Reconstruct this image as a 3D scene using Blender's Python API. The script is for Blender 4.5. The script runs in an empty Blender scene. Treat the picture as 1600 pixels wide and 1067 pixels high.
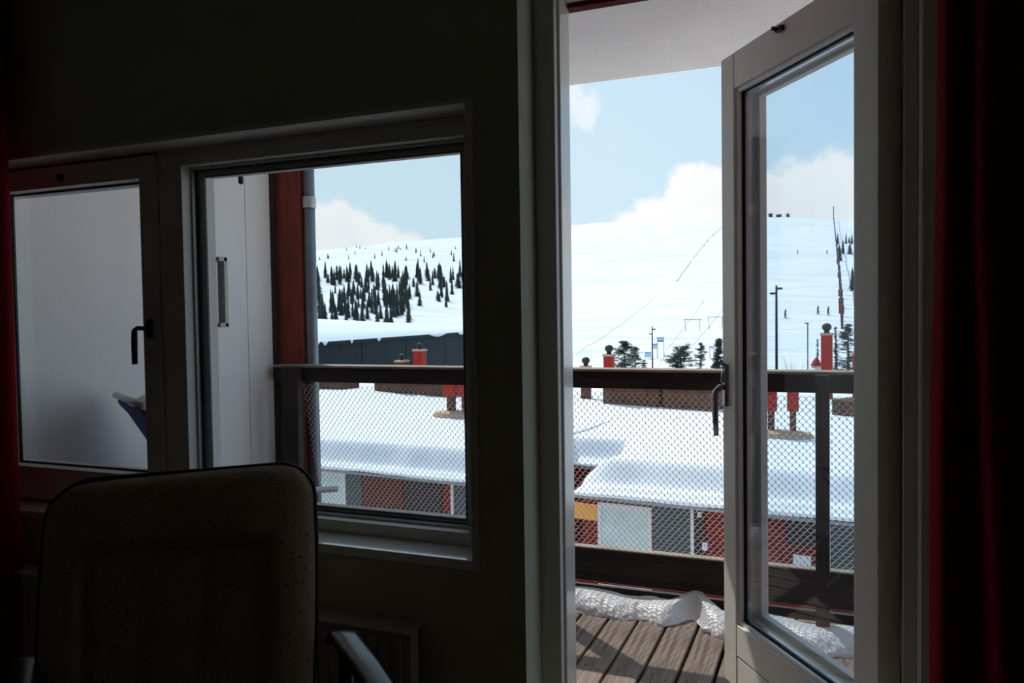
import bpy, bmesh, math, random
from mathutils import Vector, Matrix
random.seed(7)
sc = bpy.context.scene
COL = sc.collection

# ------------------------------------------------------------------ camera
FPX = 1235.0
TH = math.atan(500 / FPX); PITCH = .033; ROLL = .0145
CAM = Vector((0, -1.8, 1.22))
fw = Vector((-math.sin(TH) * math.cos(PITCH), math.cos(TH) * math.cos(PITCH), -math.sin(PITCH)))
r0 = Vector((math.cos(TH), math.sin(TH), 0)); u0 = r0.cross(fw)
rt = r0 * math.cos(ROLL) - u0 * math.sin(ROLL); up = u0 * math.cos(ROLL) + r0 * math.sin(ROLL)
cd = bpy.data.cameras.new('camera'); cam = bpy.data.objects.new('camera', cd); COL.objects.link(cam)
cd.sensor_width = 36; cd.lens = FPX / 1600 * 36; cd.clip_start = .02; cd.clip_end = 5000
M = Matrix((rt, up, -fw)).transposed().to_4x4(); M.translation = CAM; cam.matrix_world = M
sc.camera = cam


def ray(px, py): return fw + rt * ((px - 800) / FPX) - up * ((py - 533.5) / FPX)
def on(ax, v, px, py):
    d = ray(px, py); return CAM + d * ((v - CAM[ax]) / d[ax])
def onplane(px, py, p, n):
    d = ray(px, py); return CAM + d * ((p - CAM).dot(n) / d.dot(n))
def azimuth(px, py):
    d = ray(px, py); return math.atan2(d.x, d.y), math.atan2(d.z, math.hypot(d.x, d.y))


# ------------------------------------------------------------------ light
SUN = Vector((-.769 * math.cos(math.radians(50)), .639 * math.cos(math.radians(50)), math.sin(math.radians(50))))
ld = bpy.data.lights.new('sun', 'SUN'); ld.energy = 3.5; ld.angle = math.radians(.55); ld.color = (1, .96, .9)
lo = bpy.data.objects.new('sun', ld); COL.objects.link(lo)
lo.rotation_euler = (-SUN).to_track_quat('-Z', 'Y').to_euler(); lo.location = (-8, 6, 12)
sc.view_settings.view_transform = 'Standard'; sc.view_settings.look = 'None'
sc.view_settings.gamma = 1; sc.view_settings.exposure = 0; sc.view_settings.use_curve_mapping = False
sc.cycles.max_bounces = 10; sc.cycles.diffuse_bounces = 6; sc.cycles.glossy_bounces = 5
sc.cycles.transparent_max_bounces = 24; sc.cycles.transmission_bounces = 6
sc.cycles.caustics_reflective = False; sc.cycles.caustics_refractive = False

w = bpy.data.worlds.new('sky'); sc.world = w; w.use_nodes = True
nt = w.node_tree; nt.nodes.clear()
def N(t, **k):
    n = nt.nodes.new(t)
    for a, b in k.items(): setattr(n, a, b)
    return n
def L(a, b): nt.links.new(a, b)
def MA(op, a, b=None, c=None, clamp=False):
    n = N('ShaderNodeMath', operation=op); n.use_clamp = clamp
    for i, v in enumerate((a, b, c)):
        if v is None: continue
        if isinstance(v, (int, float)): n.inputs[i].default_value = v
        else: L(v, n.inputs[i])
    return n.outputs[0]
def MIXC(f, a, b):
    n = N('ShaderNodeMix', data_type='RGBA')
    if isinstance(f, (int, float)): n.inputs[0].default_value = f
    else: L(f, n.inputs[0])
    for i, v in ((6, a), (7, b)):
        if isinstance(v, tuple): n.inputs[i].default_value = (*v, 1)
        else: L(v, n.inputs[i])
    return n.outputs[2]
def SS(x, lo_, hi_):
    n = N('ShaderNodeMapRange', interpolation_type='SMOOTHSTEP')
    L(x, n.inputs[0])
    for i, v in ((1, lo_), (2, hi_)):
        if isinstance(v, (int, float)): n.inputs[i].default_value = v
        else: L(v, n.inputs[i])
    return n.outputs[0]
tc = N('ShaderNodeTexCoord'); dirv = tc.outputs['Generated']
sep = N('ShaderNodeSeparateXYZ'); L(dirv, sep.inputs[0])
az = MA('ARCTAN2', sep.outputs[0], sep.outputs[1])
el = MA('ARCSINE', MA('MINIMUM', MA('MAXIMUM', sep.outputs[2], -1.), 1.))
ns = N('ShaderNodeTexNoise'); L(dirv, ns.inputs[0]); ns.inputs['Scale'].default_value = 16; ns.inputs['Detail'].default_value = 9; ns.inputs['Roughness'].default_value = .62
nb = N('ShaderNodeTexNoise'); L(dirv, nb.inputs[0]); nb.inputs['Scale'].default_value = 3.1; nb.inputs['Detail'].default_value = 5
# the height of the cumulus bank round the horizon, stops over the full circle
top = {}
for px, py in ((470, 312), (500, 305), (530, 305), (555, 320), (590, 345), (635, 368), (665, 378), (735, 385), (900, 380), (960, 360), (978, 315), (1030, 295), (1060, 272), (1080, 262), (1110, 268),
               (1190, 262), (1240, 245), (1290, 222), (1335, 238)):
    a, e = azimuth(px, py); top[a] = e
a0, a1 = min(top), max(top)
stops = sorted(top.items())
extra = [(-3.14, .09), (-2.6, .16), (-2.1, .08), (-1.6, .14), (-1.2, .07), (-.9, .12), (.2, .16), (.55, .1), (1.0, .15), (1.5, .08), (2.1, .14), (2.6, .07), (3.14, .09)]
stops = sorted(stops + extra)
cr = N('ShaderNodeValToRGB'); cr.color_ramp.interpolation = 'LINEAR'
el_ = cr.color_ramp.elements
while len(el_) > 1: el_.remove(el_[0])
for i, (a, e) in enumerate(stops[:32]):
    x = (a + math.pi) / (2 * math.pi); v = max(0, e) / .35
    k = el_[0] if i == 0 else el_.new(x)
    k.position = x; k.color = (v, v, v, 1)
L(MA('DIVIDE', MA('ADD', az, math.pi), 2 * math.pi), cr.inputs[0])
rgb = N('ShaderNodeRGBToBW'); L(cr.outputs[0], rgb.inputs[0])
ctop = MA('MULTIPLY', rgb.outputs[0], .35)
nd = MA('MULTIPLY', MA('SUBTRACT', ns.outputs[0], .5), .075)
edge = MA('SUBTRACT', MA('ADD', ctop, nd), el)
cloud = SS(edge, -.004, .012)
puff = SS(MA('ADD', MA('MULTIPLY', nb.outputs[0], .55), MA('MULTIPLY', ns.outputs[0], .45)), .60, .70)
puff = MA('MULTIPLY', puff, .8)
a, e = azimuth(905, 150)
pv = Vector((math.sin(a) * math.cos(e), math.cos(a) * math.cos(e), math.sin(e)))
dp = N('ShaderNodeVectorMath', operation='DOT_PRODUCT'); L(dirv, dp.inputs[0]); dp.inputs[1].default_value = pv
wisp = MA('MULTIPLY', SS(MA('ADD', dp.outputs['Value'], MA('MULTIPLY', MA('SUBTRACT', ns.outputs[0], .5), .006)), .9994, 1.0003), .6)
cloud = MA('MAXIMUM', cloud, MA('MAXIMUM', puff, wisp))
sd = N('ShaderNodeVectorMath', operation='DOT_PRODUCT'); L(dirv, sd.inputs[0]); sd.inputs[1].default_value = SUN
near = SS(sd.outputs['Value'], .35, .95)
hz = SS(el, 0.0, .55)
low = MIXC(near, (.60, .82, .95), (.76, .91, .96))
high = MIXC(near, (.36, .60, .89), (.60, .80, .94))
blue = MIXC(hz, low, high)
nc = N('ShaderNodeTexNoise'); L(dirv, nc.inputs[0]); nc.inputs['Scale'].default_value = 7; nc.inputs['Detail'].default_value = 6
ccol = MIXC(SS(nc.outputs[0], .35, .65), (.92, .94, .95), (1.0, 1.0, 1.0))
ccol = MIXC(SS(edge, .0, .05), (1.0, 1.0, 1.0), ccol)
final = MIXC(cloud, blue, ccol)
bg = N('ShaderNodeBackground'); L(final, bg.inputs[0]); bg.inputs[1].default_value = 1.0
out = N('ShaderNodeOutputWorld'); L(bg.outputs[0], out.inputs[0])


# ------------------------------------------------------------------ materials
MATS = {}
def mat(name, col, rough=.6, var=0, vscale=8, stretch=(1, 1, 1), bump=0, bscale=40, metal=0, coat=0, spec=None, col2=None, trans=0):
    m = bpy.data.materials.new(name); m.use_nodes = True; t = m.node_tree; b = t.nodes['Principled BSDF']
    b.inputs['Base Color'].default_value = (*col, 1); b.inputs['Roughness'].default_value = rough; b.inputs['Metallic'].default_value = metal
    if coat: b.inputs['Coat Weight'].default_value = coat; b.inputs['Coat Roughness'].default_value = .06
    if spec is not None: b.inputs['Specular IOR Level'].default_value = spec
    co = t.nodes.new('ShaderNodeTexCoord'); mp = t.nodes.new('ShaderNodeMapping'); mp.inputs['Scale'].default_value = stretch
    t.links.new(co.outputs['Object'], mp.inputs[0])
    if var or col2:
        n = t.nodes.new('ShaderNodeTexNoise'); n.inputs['Scale'].default_value = vscale; n.inputs['Detail'].default_value = 6; t.links.new(mp.outputs[0], n.inputs[0])
        r = t.nodes.new('ShaderNodeValToRGB'); t.links.new(n.outputs[0], r.inputs[0])
        c2 = col2 or tuple(c * (1 - var) for c in col); c1 = col if col2 else tuple(min(1, c * (1 + var * .5)) for c in col)
        r.color_ramp.elements[0].position = .32; r.color_ramp.elements[0].color = (*c2, 1)
        r.color_ramp.elements[1].position = .66; r.color_ramp.elements[1].color = (*c1, 1)
        t.links.new(r.outputs[0], b.inputs['Base Color'])
    if bump:
        n = t.nodes.new('ShaderNodeTexNoise'); n.inputs['Scale'].default_value = bscale; n.inputs['Detail'].default_value = 5; t.links.new(mp.outputs[0], n.inputs[0])
        bp = t.nodes.new('ShaderNodeBump'); bp.inputs['Strength'].default_value = bump; bp.inputs['Distance'].default_value = .01
        t.links.new(n.outputs[0], bp.inputs['Height']); t.links.new(bp.outputs[0], b.inputs['Normal'])
    if trans:
        tr = t.nodes.new('ShaderNodeBsdfTranslucent'); tr.inputs[0].default_value = (*[min(1, c * 1.6) for c in col], 1)
        mx = t.nodes.new('ShaderNodeMixShader'); mx.inputs[0].default_value = trans
        t.links.new(b.outputs[0], mx.inputs[1]); t.links.new(tr.outputs[0], mx.inputs[2]); t.links.new(mx.outputs[0], t.nodes['Material Output'].inputs[0])
    MATS[name] = m; return m

def glass(name, tint, refl=1.0):
    m = bpy.data.materials.new(name); m.use_nodes = True; t = m.node_tree; t.nodes.clear()
    o = t.nodes.new('ShaderNodeOutputMaterial'); mx = t.nodes.new('ShaderNodeMixShader'); tr = t.nodes.new('ShaderNodeBsdfTransparent'); gl = t.nodes.new('ShaderNodeBsdfGlossy')
    lw = t.nodes.new('ShaderNodeLayerWeight'); lw.inputs['Blend'].default_value = .5
    pw_ = t.nodes.new('ShaderNodeMath'); pw_.operation = 'POWER'; pw_.inputs[1].default_value = 5; t.links.new(lw.outputs['Facing'], pw_.inputs[0])
    mu = t.nodes.new('ShaderNodeMath'); mu.operation = 'MULTIPLY_ADD'; mu.inputs[1].default_value = .96 * refl; mu.inputs[2].default_value = .04 * refl; t.links.new(pw_.outputs[0], mu.inputs[0])
    tr.inputs[0].default_value = (*tint, 1); gl.inputs[0].default_value = (1, 1, 1, 1); gl.inputs['Roughness'].default_value = .0
    t.links.new(mu.outputs[0], mx.inputs[0]); t.links.new(tr.outputs[0], mx.inputs[1]); t.links.new(gl.outputs[0], mx.inputs[2]); t.links.new(mx.outputs[0], o.inputs[0])
    MATS[name] = m; return m

WALL = mat('wall paint', (.52, .53, .42), .85, bump=.25, bscale=120, var=.05)
CEIL = mat('ceiling paint', (.72, .71, .65), .9, bump=.1)
FLOOR = mat('floor wood', (.34, .21, .12), .45, var=.4, vscale=5, stretch=(1, 12, 1))
PAINT = mat('frame paint', (.72, .70, .64), .42, var=.06, vscale=3, bump=.06, bscale=60)
GLOSS = mat('gloss frame paint', (.86, .83, .76), .22, var=.06, vscale=3, coat=.5, bump=.03, bscale=14)
SILL = mat('sill paint', (.86, .86, .83), .16, coat=1, var=.05, bump=.04, bscale=20)
ALU = mat('aluminium strip', (.55, .58, .6), .25, metal=.8)
RUB = mat('black rubber', (.012, .014, .015), .6)
BLACKM = mat('black metal', (.02, .02, .022), .35, metal=.4)
STEEL = mat('satin handle steel', (.33, .33, .35), .22, metal=1)
GL = glass('window glass', (.955, .98, .99)); GLD = glass('door glass', (.90, .95, .985))
WHITEP = mat('white panel paint', (.82, .78, .74), .75, var=.04, vscale=2, bump=.1, bscale=30)
SOFF = mat('soffit render', (.90, .85, .82), .9, var=.06, vscale=3, bump=.14, bscale=70)
REDW = mat('falu red wood', (.19, .018, .012), .8, spec=.15, var=.35, vscale=4, stretch=(6, 6, 1), bump=.3, bscale=30)
REDW2 = mat('weathered red post', (.24, .035, .02), .75, var=.45, vscale=5, stretch=(5, 5, 1), bump=.3, bscale=30)
DARKW = mat('dark stained timber', (.026, .014, .009), .7, var=.5, vscale=4, stretch=(1, 6, 8), bump=.4, bscale=25)
RAILTOP = mat('bleached rail top', (.34, .27, .21), .8, var=.35, vscale=6, stretch=(1, 8, 1), bump=.4)
DECK = mat('weathered deck board', (.30, .225, .18), .75, col2=(.13, .085, .062), vscale=5, stretch=(14, .8, 1), bump=.35, bscale=9)
DECKD = mat('deck joist', (.03, .022, .017), .9)
NET = mat('galvanised netting', (.60, .58, .55), .5, metal=.0)
ZINC = mat('zinc downpipe', (.20, .225, .25), .4, metal=.4, var=.15)
SNOW = mat('snow', (.80, .81, .83), .7, var=.02, vscale=3, bump=.5, bscale=6, spec=.2)
SNOWN = mat('granular snow', (.94, .94, .95), .4, bump=.22, bscale=150, spec=.6, trans=.18)
SNOWF = mat('far snow', (.80, .81, .83), .8, spec=.1)
BRICKB = mat('brown roof timber', (.115, .052, .034), .8, spec=.15, var=.3, vscale=2, bump=.3)
REDM = mat('red sheet metal', (.36, .022, .012), .5, spec=.15, var=.15, vscale=2)
TAN = mat('tan flashing', (.45, .28, .18), .7)
BARN = mat('slate blue cladding', (.018, .027, .034), .7, spec=.15, var=.3, vscale=.8, stretch=(3, 3, .3), bump=.3, bscale=8)
BARND = mat('dark joint strip', (.012, .016, .022), .8)
BLUE = mat('blue awning fabric', (.018, .06, .30), .7, bump=.2, bscale=200)
TUBE = mat('white tube', (.55, .56, .56), .3, metal=.2)
TRUNK = mat('pine bark', (.11, .075, .05), .9, var=.3)
PINE = mat('pine needles', (.055, .085, .045), .8, col2=(.028, .045, .028), vscale=3, trans=.2)
SPR = mat('spruce needles', (.060, .072, .058), .85, col2=(.034, .044, .038), vscale=.5)  # needle colour lightened to put distance haze into it
CURT = mat('dark red velvet curtain', (.22, .004, .009), .95, var=.2, vscale=60, bump=.4, bscale=300, trans=.02, spec=.1)
WOODA = mat('polished dark armrest wood', (.026, .018, .016), .30, coat=.15)
RADI = mat('radiator enamel', (.36, .36, .30), .5)
GREYD = mat('grey green door', (.030, .042, .048), .6); REDD = mat('dark red door', (.10, .02, .013), .7, spec=.15); ORNG = mat('orange panel', (.75, .30, .04), .6)
DKW = mat('dark brown and recess shade', (.02, .008, .007), .8)  # near-black; the recess shade beside the door is put into this colour
FROST = mat('frosted door pane', (.50, .58, .56), .35, var=.12, vscale=3); WFR = mat('white trim paint', (.62, .58, .60), .6)
BANB = mat('blue banner cloth', (.12, .28, .62), .7); BANW = mat('white banner cloth', (.50, .60, .76), .7); BAND = mat('dark banner stripe', (.05, .09, .10), .7)
THERM = mat('yellowed clear plastic', (.48, .46, .34), .3, coat=.4)
THW = mat('thermometer scale', (.30, .32, .32), .5)

DOORLIT = mat('door paint with bounce light', (.86, .83, .76), .4, var=.06, vscale=3, bump=.06, bscale=60)  # frame paint lightened on the leaf to stand in for bounced daylight
ct = MATS['dark red velvet curtain'].node_tree.nodes['Principled BSDF']
ct.inputs['Sheen Weight'].default_value = .7; ct.inputs['Sheen Roughness'].default_value = .35; ct.inputs['Sheen Tint'].default_value = (1, .05, .08, 1)
def fabric():
    m = mat('dotted upholstery', (.20, .145, .095), .95, bump=.5, bscale=260)
    t = m.node_tree; b = t.nodes['Principled BSDF']
    co = t.nodes.new('ShaderNodeTexCoord'); v = t.nodes.new('ShaderNodeTexVoronoi'); v.inputs['Scale'].default_value = 85; t.links.new(co.outputs['Object'], v.inputs[0])
    r = t.nodes.new('ShaderNodeValToRGB'); t.links.new(v.outputs['Distance'], r.inputs[0])
    r.color_ramp.elements[0].position = .15; r.color_ramp.elements[0].color = (.05, .025, .02, 1)
    r.color_ramp.elements[1].position = .22; r.color_ramp.elements[1].color = (.42, .29, .19, 1)
    t.links.new(r.outputs[0], b.inputs['Base Color']); return m
FAB = fabric()

def soffit_stains():
    t = SOFF.node_tree; b = t.nodes['Principled BSDF']; src = b.inputs['Base Color'].links[0].from_socket
    co = t.nodes.new('ShaderNodeTexCoord')
    v = t.nodes.new('ShaderNodeTexVoronoi'); v.inputs['Scale'].default_value = 26; t.links.new(co.outputs['Object'], v.inputs[0])
    n = t.nodes.new('ShaderNodeTexNoise'); n.inputs['Scale'].default_value = 2.2; t.links.new(co.outputs['Object'], n.inputs[0])
    a_ = t.nodes.new('ShaderNodeMath'); a_.operation = 'LESS_THAN'; t.links.new(v.outputs['Distance'], a_.inputs[0]); a_.inputs[1].default_value = .07
    c_ = t.nodes.new('ShaderNodeMath'); c_.operation = 'GREATER_THAN'; t.links.new(n.outputs[0], c_.inputs[0]); c_.inputs[1].default_value = .5
    m_ = t.nodes.new('ShaderNodeMath'); m_.operation = 'MULTIPLY'; t.links.new(a_.outputs[0], m_.inputs[0]); t.links.new(c_.outputs[0], m_.inputs[1])
    mx = t.nodes.new('ShaderNodeMix'); mx.data_type = 'RGBA'; t.links.new(m_.outputs[0], mx.inputs[0]); t.links.new(src, mx.inputs[6]); mx.inputs[7].default_value = (.38, .34, .30, 1)
    t.links.new(mx.outputs[2], b.inputs['Base Color'])
soffit_stains()
def panel_scuffs():
    t = WHITEP.node_tree; b = t.nodes['Principled BSDF']; src = b.inputs['Base Color'].links[0].from_socket
    co = t.nodes.new('ShaderNodeTexCoord'); mp = t.nodes.new('ShaderNodeMapping'); mp.inputs['Scale'].default_value = (1, 1, .35); t.links.new(co.outputs['Object'], mp.inputs[0])
    n = t.nodes.new('ShaderNodeTexNoise'); n.inputs['Scale'].default_value = 30; n.inputs['Detail'].default_value = 4; t.links.new(mp.outputs[0], n.inputs[0])
    s = t.nodes.new('ShaderNodeSeparateXYZ'); t.links.new(co.outputs['Object'], s.inputs[0])
    def R(sock, a_, b_, c_=0, d_=1):
        q = t.nodes.new('ShaderNodeMapRange'); t.links.new(sock, q.inputs[0]); q.inputs[1].default_value = a_; q.inputs[2].default_value = b_; q.inputs[3].default_value = c_; q.inputs[4].default_value = d_; return q.outputs[0]
    def mul(a_, b_):
        q = t.nodes.new('ShaderNodeMath'); q.operation = 'MULTIPLY'; t.links.new(a_, q.inputs[0]); t.links.new(b_, q.inputs[1]); return q.outputs[0]
    m_ = mul(mul(R(n.outputs[0], .66, .70), R(s.outputs[1], 1.35, 1.5)), R(s.outputs[2], 1.5, 1.2))
    mx = t.nodes.new('ShaderNodeMix'); mx.data_type = 'RGBA'; t.links.new(m_, mx.inputs[0]); t.links.new(src, mx.inputs[6]); mx.inputs[7].default_value = (.16, .17, .17, 1)
    t.links.new(mx.outputs[2], b.inputs['Base Color'])
panel_scuffs()
def far_snow():
    t = SNOWF.node_tree; b = t.nodes['Principled BSDF']
    co = t.nodes.new('ShaderNodeTexCoord'); mp = t.nodes.new('ShaderNodeMapping'); mp.inputs['Scale'].default_value = (.012, .05, .05); mp.inputs['Rotation'].default_value = (0, 0, -.3); t.links.new(co.outputs['Object'], mp.inputs[0])
    n = t.nodes.new('ShaderNodeTexNoise'); n.inputs['Scale'].default_value = 1.6; n.inputs['Detail'].default_value = 9; n.inputs['Roughness'].default_value = .6; t.links.new(mp.outputs[0], n.inputs[0])
    bp = t.nodes.new('ShaderNodeBump'); bp.inputs['Strength'].default_value = .8; bp.inputs['Distance'].default_value = 5.0
    t.links.new(n.outputs[0], bp.inputs['Height']); t.links.new(bp.outputs[0], b.inputs['Normal'])
far_snow()


# ------------------------------------------------------------------ mesh helpers
class MB:
    def __init__(s): s.v = []; s.f = []; s.m = []
    def add(s, vs, fs, mi=0):
        k = len(s.v); s.v += [tuple(p) for p in vs]; s.f += [tuple(i + k for i in f) for f in fs]; s.m += [mi] * len(fs); return s
    def box(s, x0, x1, y0, y1, z0, z1, mi=0):
        return s.add([(x, y, z) for z in (z0, z1) for y in (y0, y1) for x in (x0, x1)],
                     [(0, 2, 3, 1), (4, 5, 7, 6), (0, 1, 5, 4), (2, 6, 7, 3), (0, 4, 6, 2), (1, 3, 7, 5)], mi)
    def obox(s, o, a, b, c, mi=0):   # corner + three edge vectors
        o = Vector(o); a = Vector(a); b = Vector(b); c = Vector(c)
        vs = [o + a * i + b * j + c * k for k in (0, 1) for j in (0, 1) for i in (0, 1)]
        return s.add(vs, [(0, 2, 3, 1), (4, 5, 7, 6), (0, 1, 5, 4), (2, 6, 7, 3), (0, 4, 6, 2), (1, 3, 7, 5)], mi)
    def tube(s, pts, r, n=8, mi=0, caps=True):
        pts = [Vector(p) for p in pts]; k0 = len(s.v); rs = r if isinstance(r, (list, tuple)) else [r] * len(pts)
        ref = None
        for i, p in enumerate(pts):
            d = (pts[min(i + 1, len(pts) - 1)] - pts[max(i - 1, 0)]).normalized()
            if ref is None: ref = d.orthogonal().normalized()
            ref = (ref - d * ref.dot(d)); ref = ref.normalized() if ref.length > 1e-6 else d.orthogonal().normalized()
            bb = d.cross(ref)
            for j in range(n):
                t = 2 * math.pi * j / n; s.v.append(tuple(p + (ref * math.cos(t) + bb * math.sin(t)) * rs[i]))
        for i in range(len(pts) - 1):
            for j in range(n):
                a = k0 + i * n + j; b = k0 + i * n + (j + 1) % n; s.f.append((a, b, b + n, a + n)); s.m.append(mi)
        if caps:
            s.f.append(tuple(k0 + j for j in reversed(range(n)))); s.m.append(mi)
            s.f.append(tuple(k0 + (len(pts) - 1) * n + j for j in range(n))); s.m.append(mi)
        return s
    def lathe(s, c, prof, n=16, mi=0):
        k0 = len(s.v); c = Vector(c)
        for r, z in prof:
            for j in range(n):
                t = 2 * math.pi * j / n; s.v.append((c.x + r * math.cos(t), c.y + r * math.sin(t), c.z + z))
        for i in range(len(prof) - 1):
            for j in range(n):
                a = k0 + i * n + j; b = k0 + i * n + (j + 1) % n; s.f.append((a, b, b + n, a + n)); s.m.append(mi)
        s.f.append(tuple(k0 + j for j in reversed(range(n)))); s.m.append(mi)
        s.f.append(tuple(k0 + (len(prof) - 1) * n + j for j in range(n))); s.m.append(mi)
        return s
    def grid(s, nu, nv, fn, mi=0):
        k = len(s.v)
        for j in range(nv + 1):
            for i in range(nu + 1): s.v.append(tuple(fn(i / nu, j / nv)))
        for j in range(nv):
            for i in range(nu):
                a = k + j * (nu + 1) + i; s.f.append((a, a + 1, a + nu + 2, a + nu + 1)); s.m.append(mi)
        return s
    def build(s, name, mats, parent=None, bevel=0, smooth=False, solid=0, sub=0):
        me = bpy.data.meshes.new(name)
        o3 = parent_origin(parent)
        me.from_pydata([(v[0] - o3[0], v[1] - o3[1], v[2] - o3[2]) for v in s.v], [], s.f)
        if not isinstance(mats, (list, tuple)): mats = [mats]
        for m in mats: me.materials.append(m)
        me.polygons.foreach_set('material_index', s.m)
        if smooth: me.polygons.foreach_set('use_smooth', [True] * len(me.polygons))
        me.update()
        o = bpy.data.objects.new(name, me); COL.objects.link(o)
        if parent: o.parent = parent
        if sub: q = o.modifiers.new('s', 'SUBSURF'); q.levels = q.render_levels = sub
        if solid: q = o.modifiers.new('t', 'SOLIDIFY'); q.thickness = solid; q.offset = 0
        if bevel: q = o.modifiers.new('b', 'BEVEL'); q.width = bevel; q.segments = 2; q.limit_method = 'ANGLE'
        return o

def parent_origin(p):
    o = Vector((0, 0, 0))
    while p is not None: o = o + Vector(p.location); p = p.parent
    return o
def tag(o, label=None, cat=None, group=None, kind=None):
    if label: o['label'] = label
    if cat: o['category'] = cat
    if group: o['group'] = group
    if kind: o['kind'] = kind
    return o
def empty(name, loc, label=None, cat=None, group=None, kind=None):
    o = bpy.data.objects.new(name, None); COL.objects.link(o); o.location = loc; o.empty_display_size = .1
    return tag(o, label, cat, group, kind)
def B(*a): return MB().box(*a)
def copy_tree(o, parent=None):
    c = o.copy(); COL.objects.link(c); c.parent = parent
    for ch in o.children: copy_tree(ch, c)
    return c
def smooth(a, b, x): t = max(0, min(1, (x - a) / (b - a))); return t * t * (3 - 2 * t)
def vn(x, y, s=0):  # cheap smooth value noise
    xi, yi = math.floor(x), math.floor(y); fx, fy = x - xi, y - yi; fx = fx * fx * (3 - 2 * fx); fy = fy * fy * (3 - 2 * fy)
    def h(i, j):
        q = math.sin(i * 127.1 + j * 311.7 + s * 74.7) * 43758.5453; return q - math.floor(q)
    return (h(xi, yi) * (1 - fx) + h(xi + 1, yi) * fx) * (1 - fy) + (h(xi, yi + 1) * (1 - fx) + h(xi + 1, yi + 1) * fx) * fy

# ------------------------------------------------------------------ room shell
ZC = 2.45; XL, XR, YB = -3.25, 1.7, -4.2
WX0, WX1, WZ0, WZ1 = -2.84, -.845, .60, 1.75       # window recess
DX0, DX1, DZ1 = -.703, .238, 2.10                  # door recess
wl = MB()
for a in ((XL, WX0 - .02, 0, .2, 0, ZC), (WX0 - .02, WX1 + .02, 0, .2, 0, WZ0 - .025), (WX0 - .02, WX1 + .02, 0, .2, WZ1 + .012, ZC), (WX1 + .02, DX0, 0, .2, 0, ZC), (DX0, DX1, 0, .2, DZ1, ZC), (DX1, XR, 0, .2, 0, ZC)): wl.box(*a)
wf = tag(wl.build('wall_front', WALL), 'painted wall around the window and the open balcony door', 'wall', kind='structure')
tag(B(XL, XR, YB, .0, -.12, 0).build('floor', FLOOR), 'dark wooden floor inside the unlit room', 'floor', kind='structure')
tag(B(XL - .12, XR + .12, YB - .12, .22, ZC, ZC + .12).build('ceiling', CEIL), 'unlit ceiling of the room', 'ceiling', kind='structure')
tag(B(XL - .12, XL, YB, .2, 0, ZC).build('wall_left', WALL), 'left wall of the dark room', 'wall', kind='structure')
tag(B(XR, XR + .12, YB, .2, 0, ZC).build('wall_right', WALL), 'right wall of the dark room', 'wall', kind='structure')
tag(B(XL - .12, XR + .12, YB - .12, YB, 0, ZC).build('wall_back', WALL), 'back wall of the dark room behind the viewer', 'wall', kind='structure')
# outer red boards, children of the front wall
x = XL
bw = .145; me_cache = {}
while x < XR - .01:
    x1 = min(x + bw, XR); segs = [(-.15, 2.30)]
    def cut(segs, a, b):
        o = []
        for s0, s1 in segs:
            if b <= s0 or a >= s1: o.append((s0, s1)); continue
            if a > s0: o.append((s0, a))
            if b < s1: o.append((b, s1))
        return o
    if x1 > WX0 + .02 and x < WX1 - .02: segs = cut(segs, WZ0, WZ1)
    if x1 > DX0 + .03 and x < DX1 - .03: segs = cut(segs, -.15, DZ1 - .03)
    for s0, s1 in segs:
        key = (round(x1 - x, 3), round(s0, 3), round(s1, 3))
        if key not in me_cache: me_cache[key] = B(.004, x1 - x - .004, .201, .22, s0, s1).build('cladding_board', REDW, wf)
        else:
            c = me_cache[key].copy(); COL.objects.link(c); me_cache[key + (x,)] = c
        (me_cache[key] if key + (x,) not in me_cache else me_cache[key + (x,)]).location = (x, 0, 0)
    x = x1

# window lining: sill, reveal boards and the narrow casing edge
tr = empty('trim_1', (WX0, 0, WZ0), 'pale window lining with white sill board', 'window lining', kind='structure')
B(WX0, WX1, -.004, .20, .575, .600).build('sill_board', SILL, tr, bevel=.003)
B(WX0, WX1, -.002, .20, WZ1, WZ1 + .012).build('head_board', PAINT, tr)
B(WX1, WX1 + .020, -.005, .20, .575, WZ1 + .012).build('side_board', PAINT, tr, bevel=.002)
B(WX0 - .02, WX0, -.005, .20, .575, WZ1 + .012).build('side_board', PAINT, tr, bevel=.002)

# window_2: right light
w2 = empty('window_2', (-1.4, .11, .60), 'right fixed window light with thin pale frame', 'window', kind='structure')
f = MB(); f.box(-1.968, -1.875, .11, .168, .60, 1.75); f.box(-.902, -.845, .11, .168, .60, 1.75); f.box(-1.875, -.902, .11, .168, 1.699, 1.75); f.box(-1.875, -.902, .11, .168, .60, .635)
f.build('frame', PAINT, w2, bevel=.002)
g = MB()
def ring(mb, x0, x1, z0, z1, y0, y1, wd, mi=0):
    mb.box(x0, x0 + wd, y0, y1, z0, z1, mi); mb.box(x1 - wd, x1, y0, y1, z0, z1, mi)
    mb.box(x0 + wd, x1 - wd, y0, y1, z1 - wd, z1, mi); mb.box(x0 + wd, x1 - wd, y0, y1, z0, z0 + wd, mi)
bd = MB(); ring(bd, -1.875, -.902, .635, 1.699, .148, .160, .008); bd.build('glazing_bead', ALU, w2)
rb = MB(); ring(rb, -1.869, -.908, .641, 1.693, .160, .1655, .003); rb.build('glazing_gasket', RUB, w2)
B(-1.872, -.905, .166, .170, .640, 1.697).build('pane', GL, w2)
of = MB(); of.box(-1.93, -1.846, .1712, .222, .60, 1.75); of.box(-.940, -.845, .1712, .222, .60, 1.75); of.box(-1.846, -.940, .1712, .222, 1.673, 1.75); of.box(-1.846, -.940, .1712, .222, .60, .652)
of.build('outer_sash', WHITEP, w2, bevel=.003)
rb = MB(); ring(rb, -1.8455, -.9405, .6525, 1.6725, .1712, .180, .003); rb.build('spacer_gasket', RUB, w2)
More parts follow.
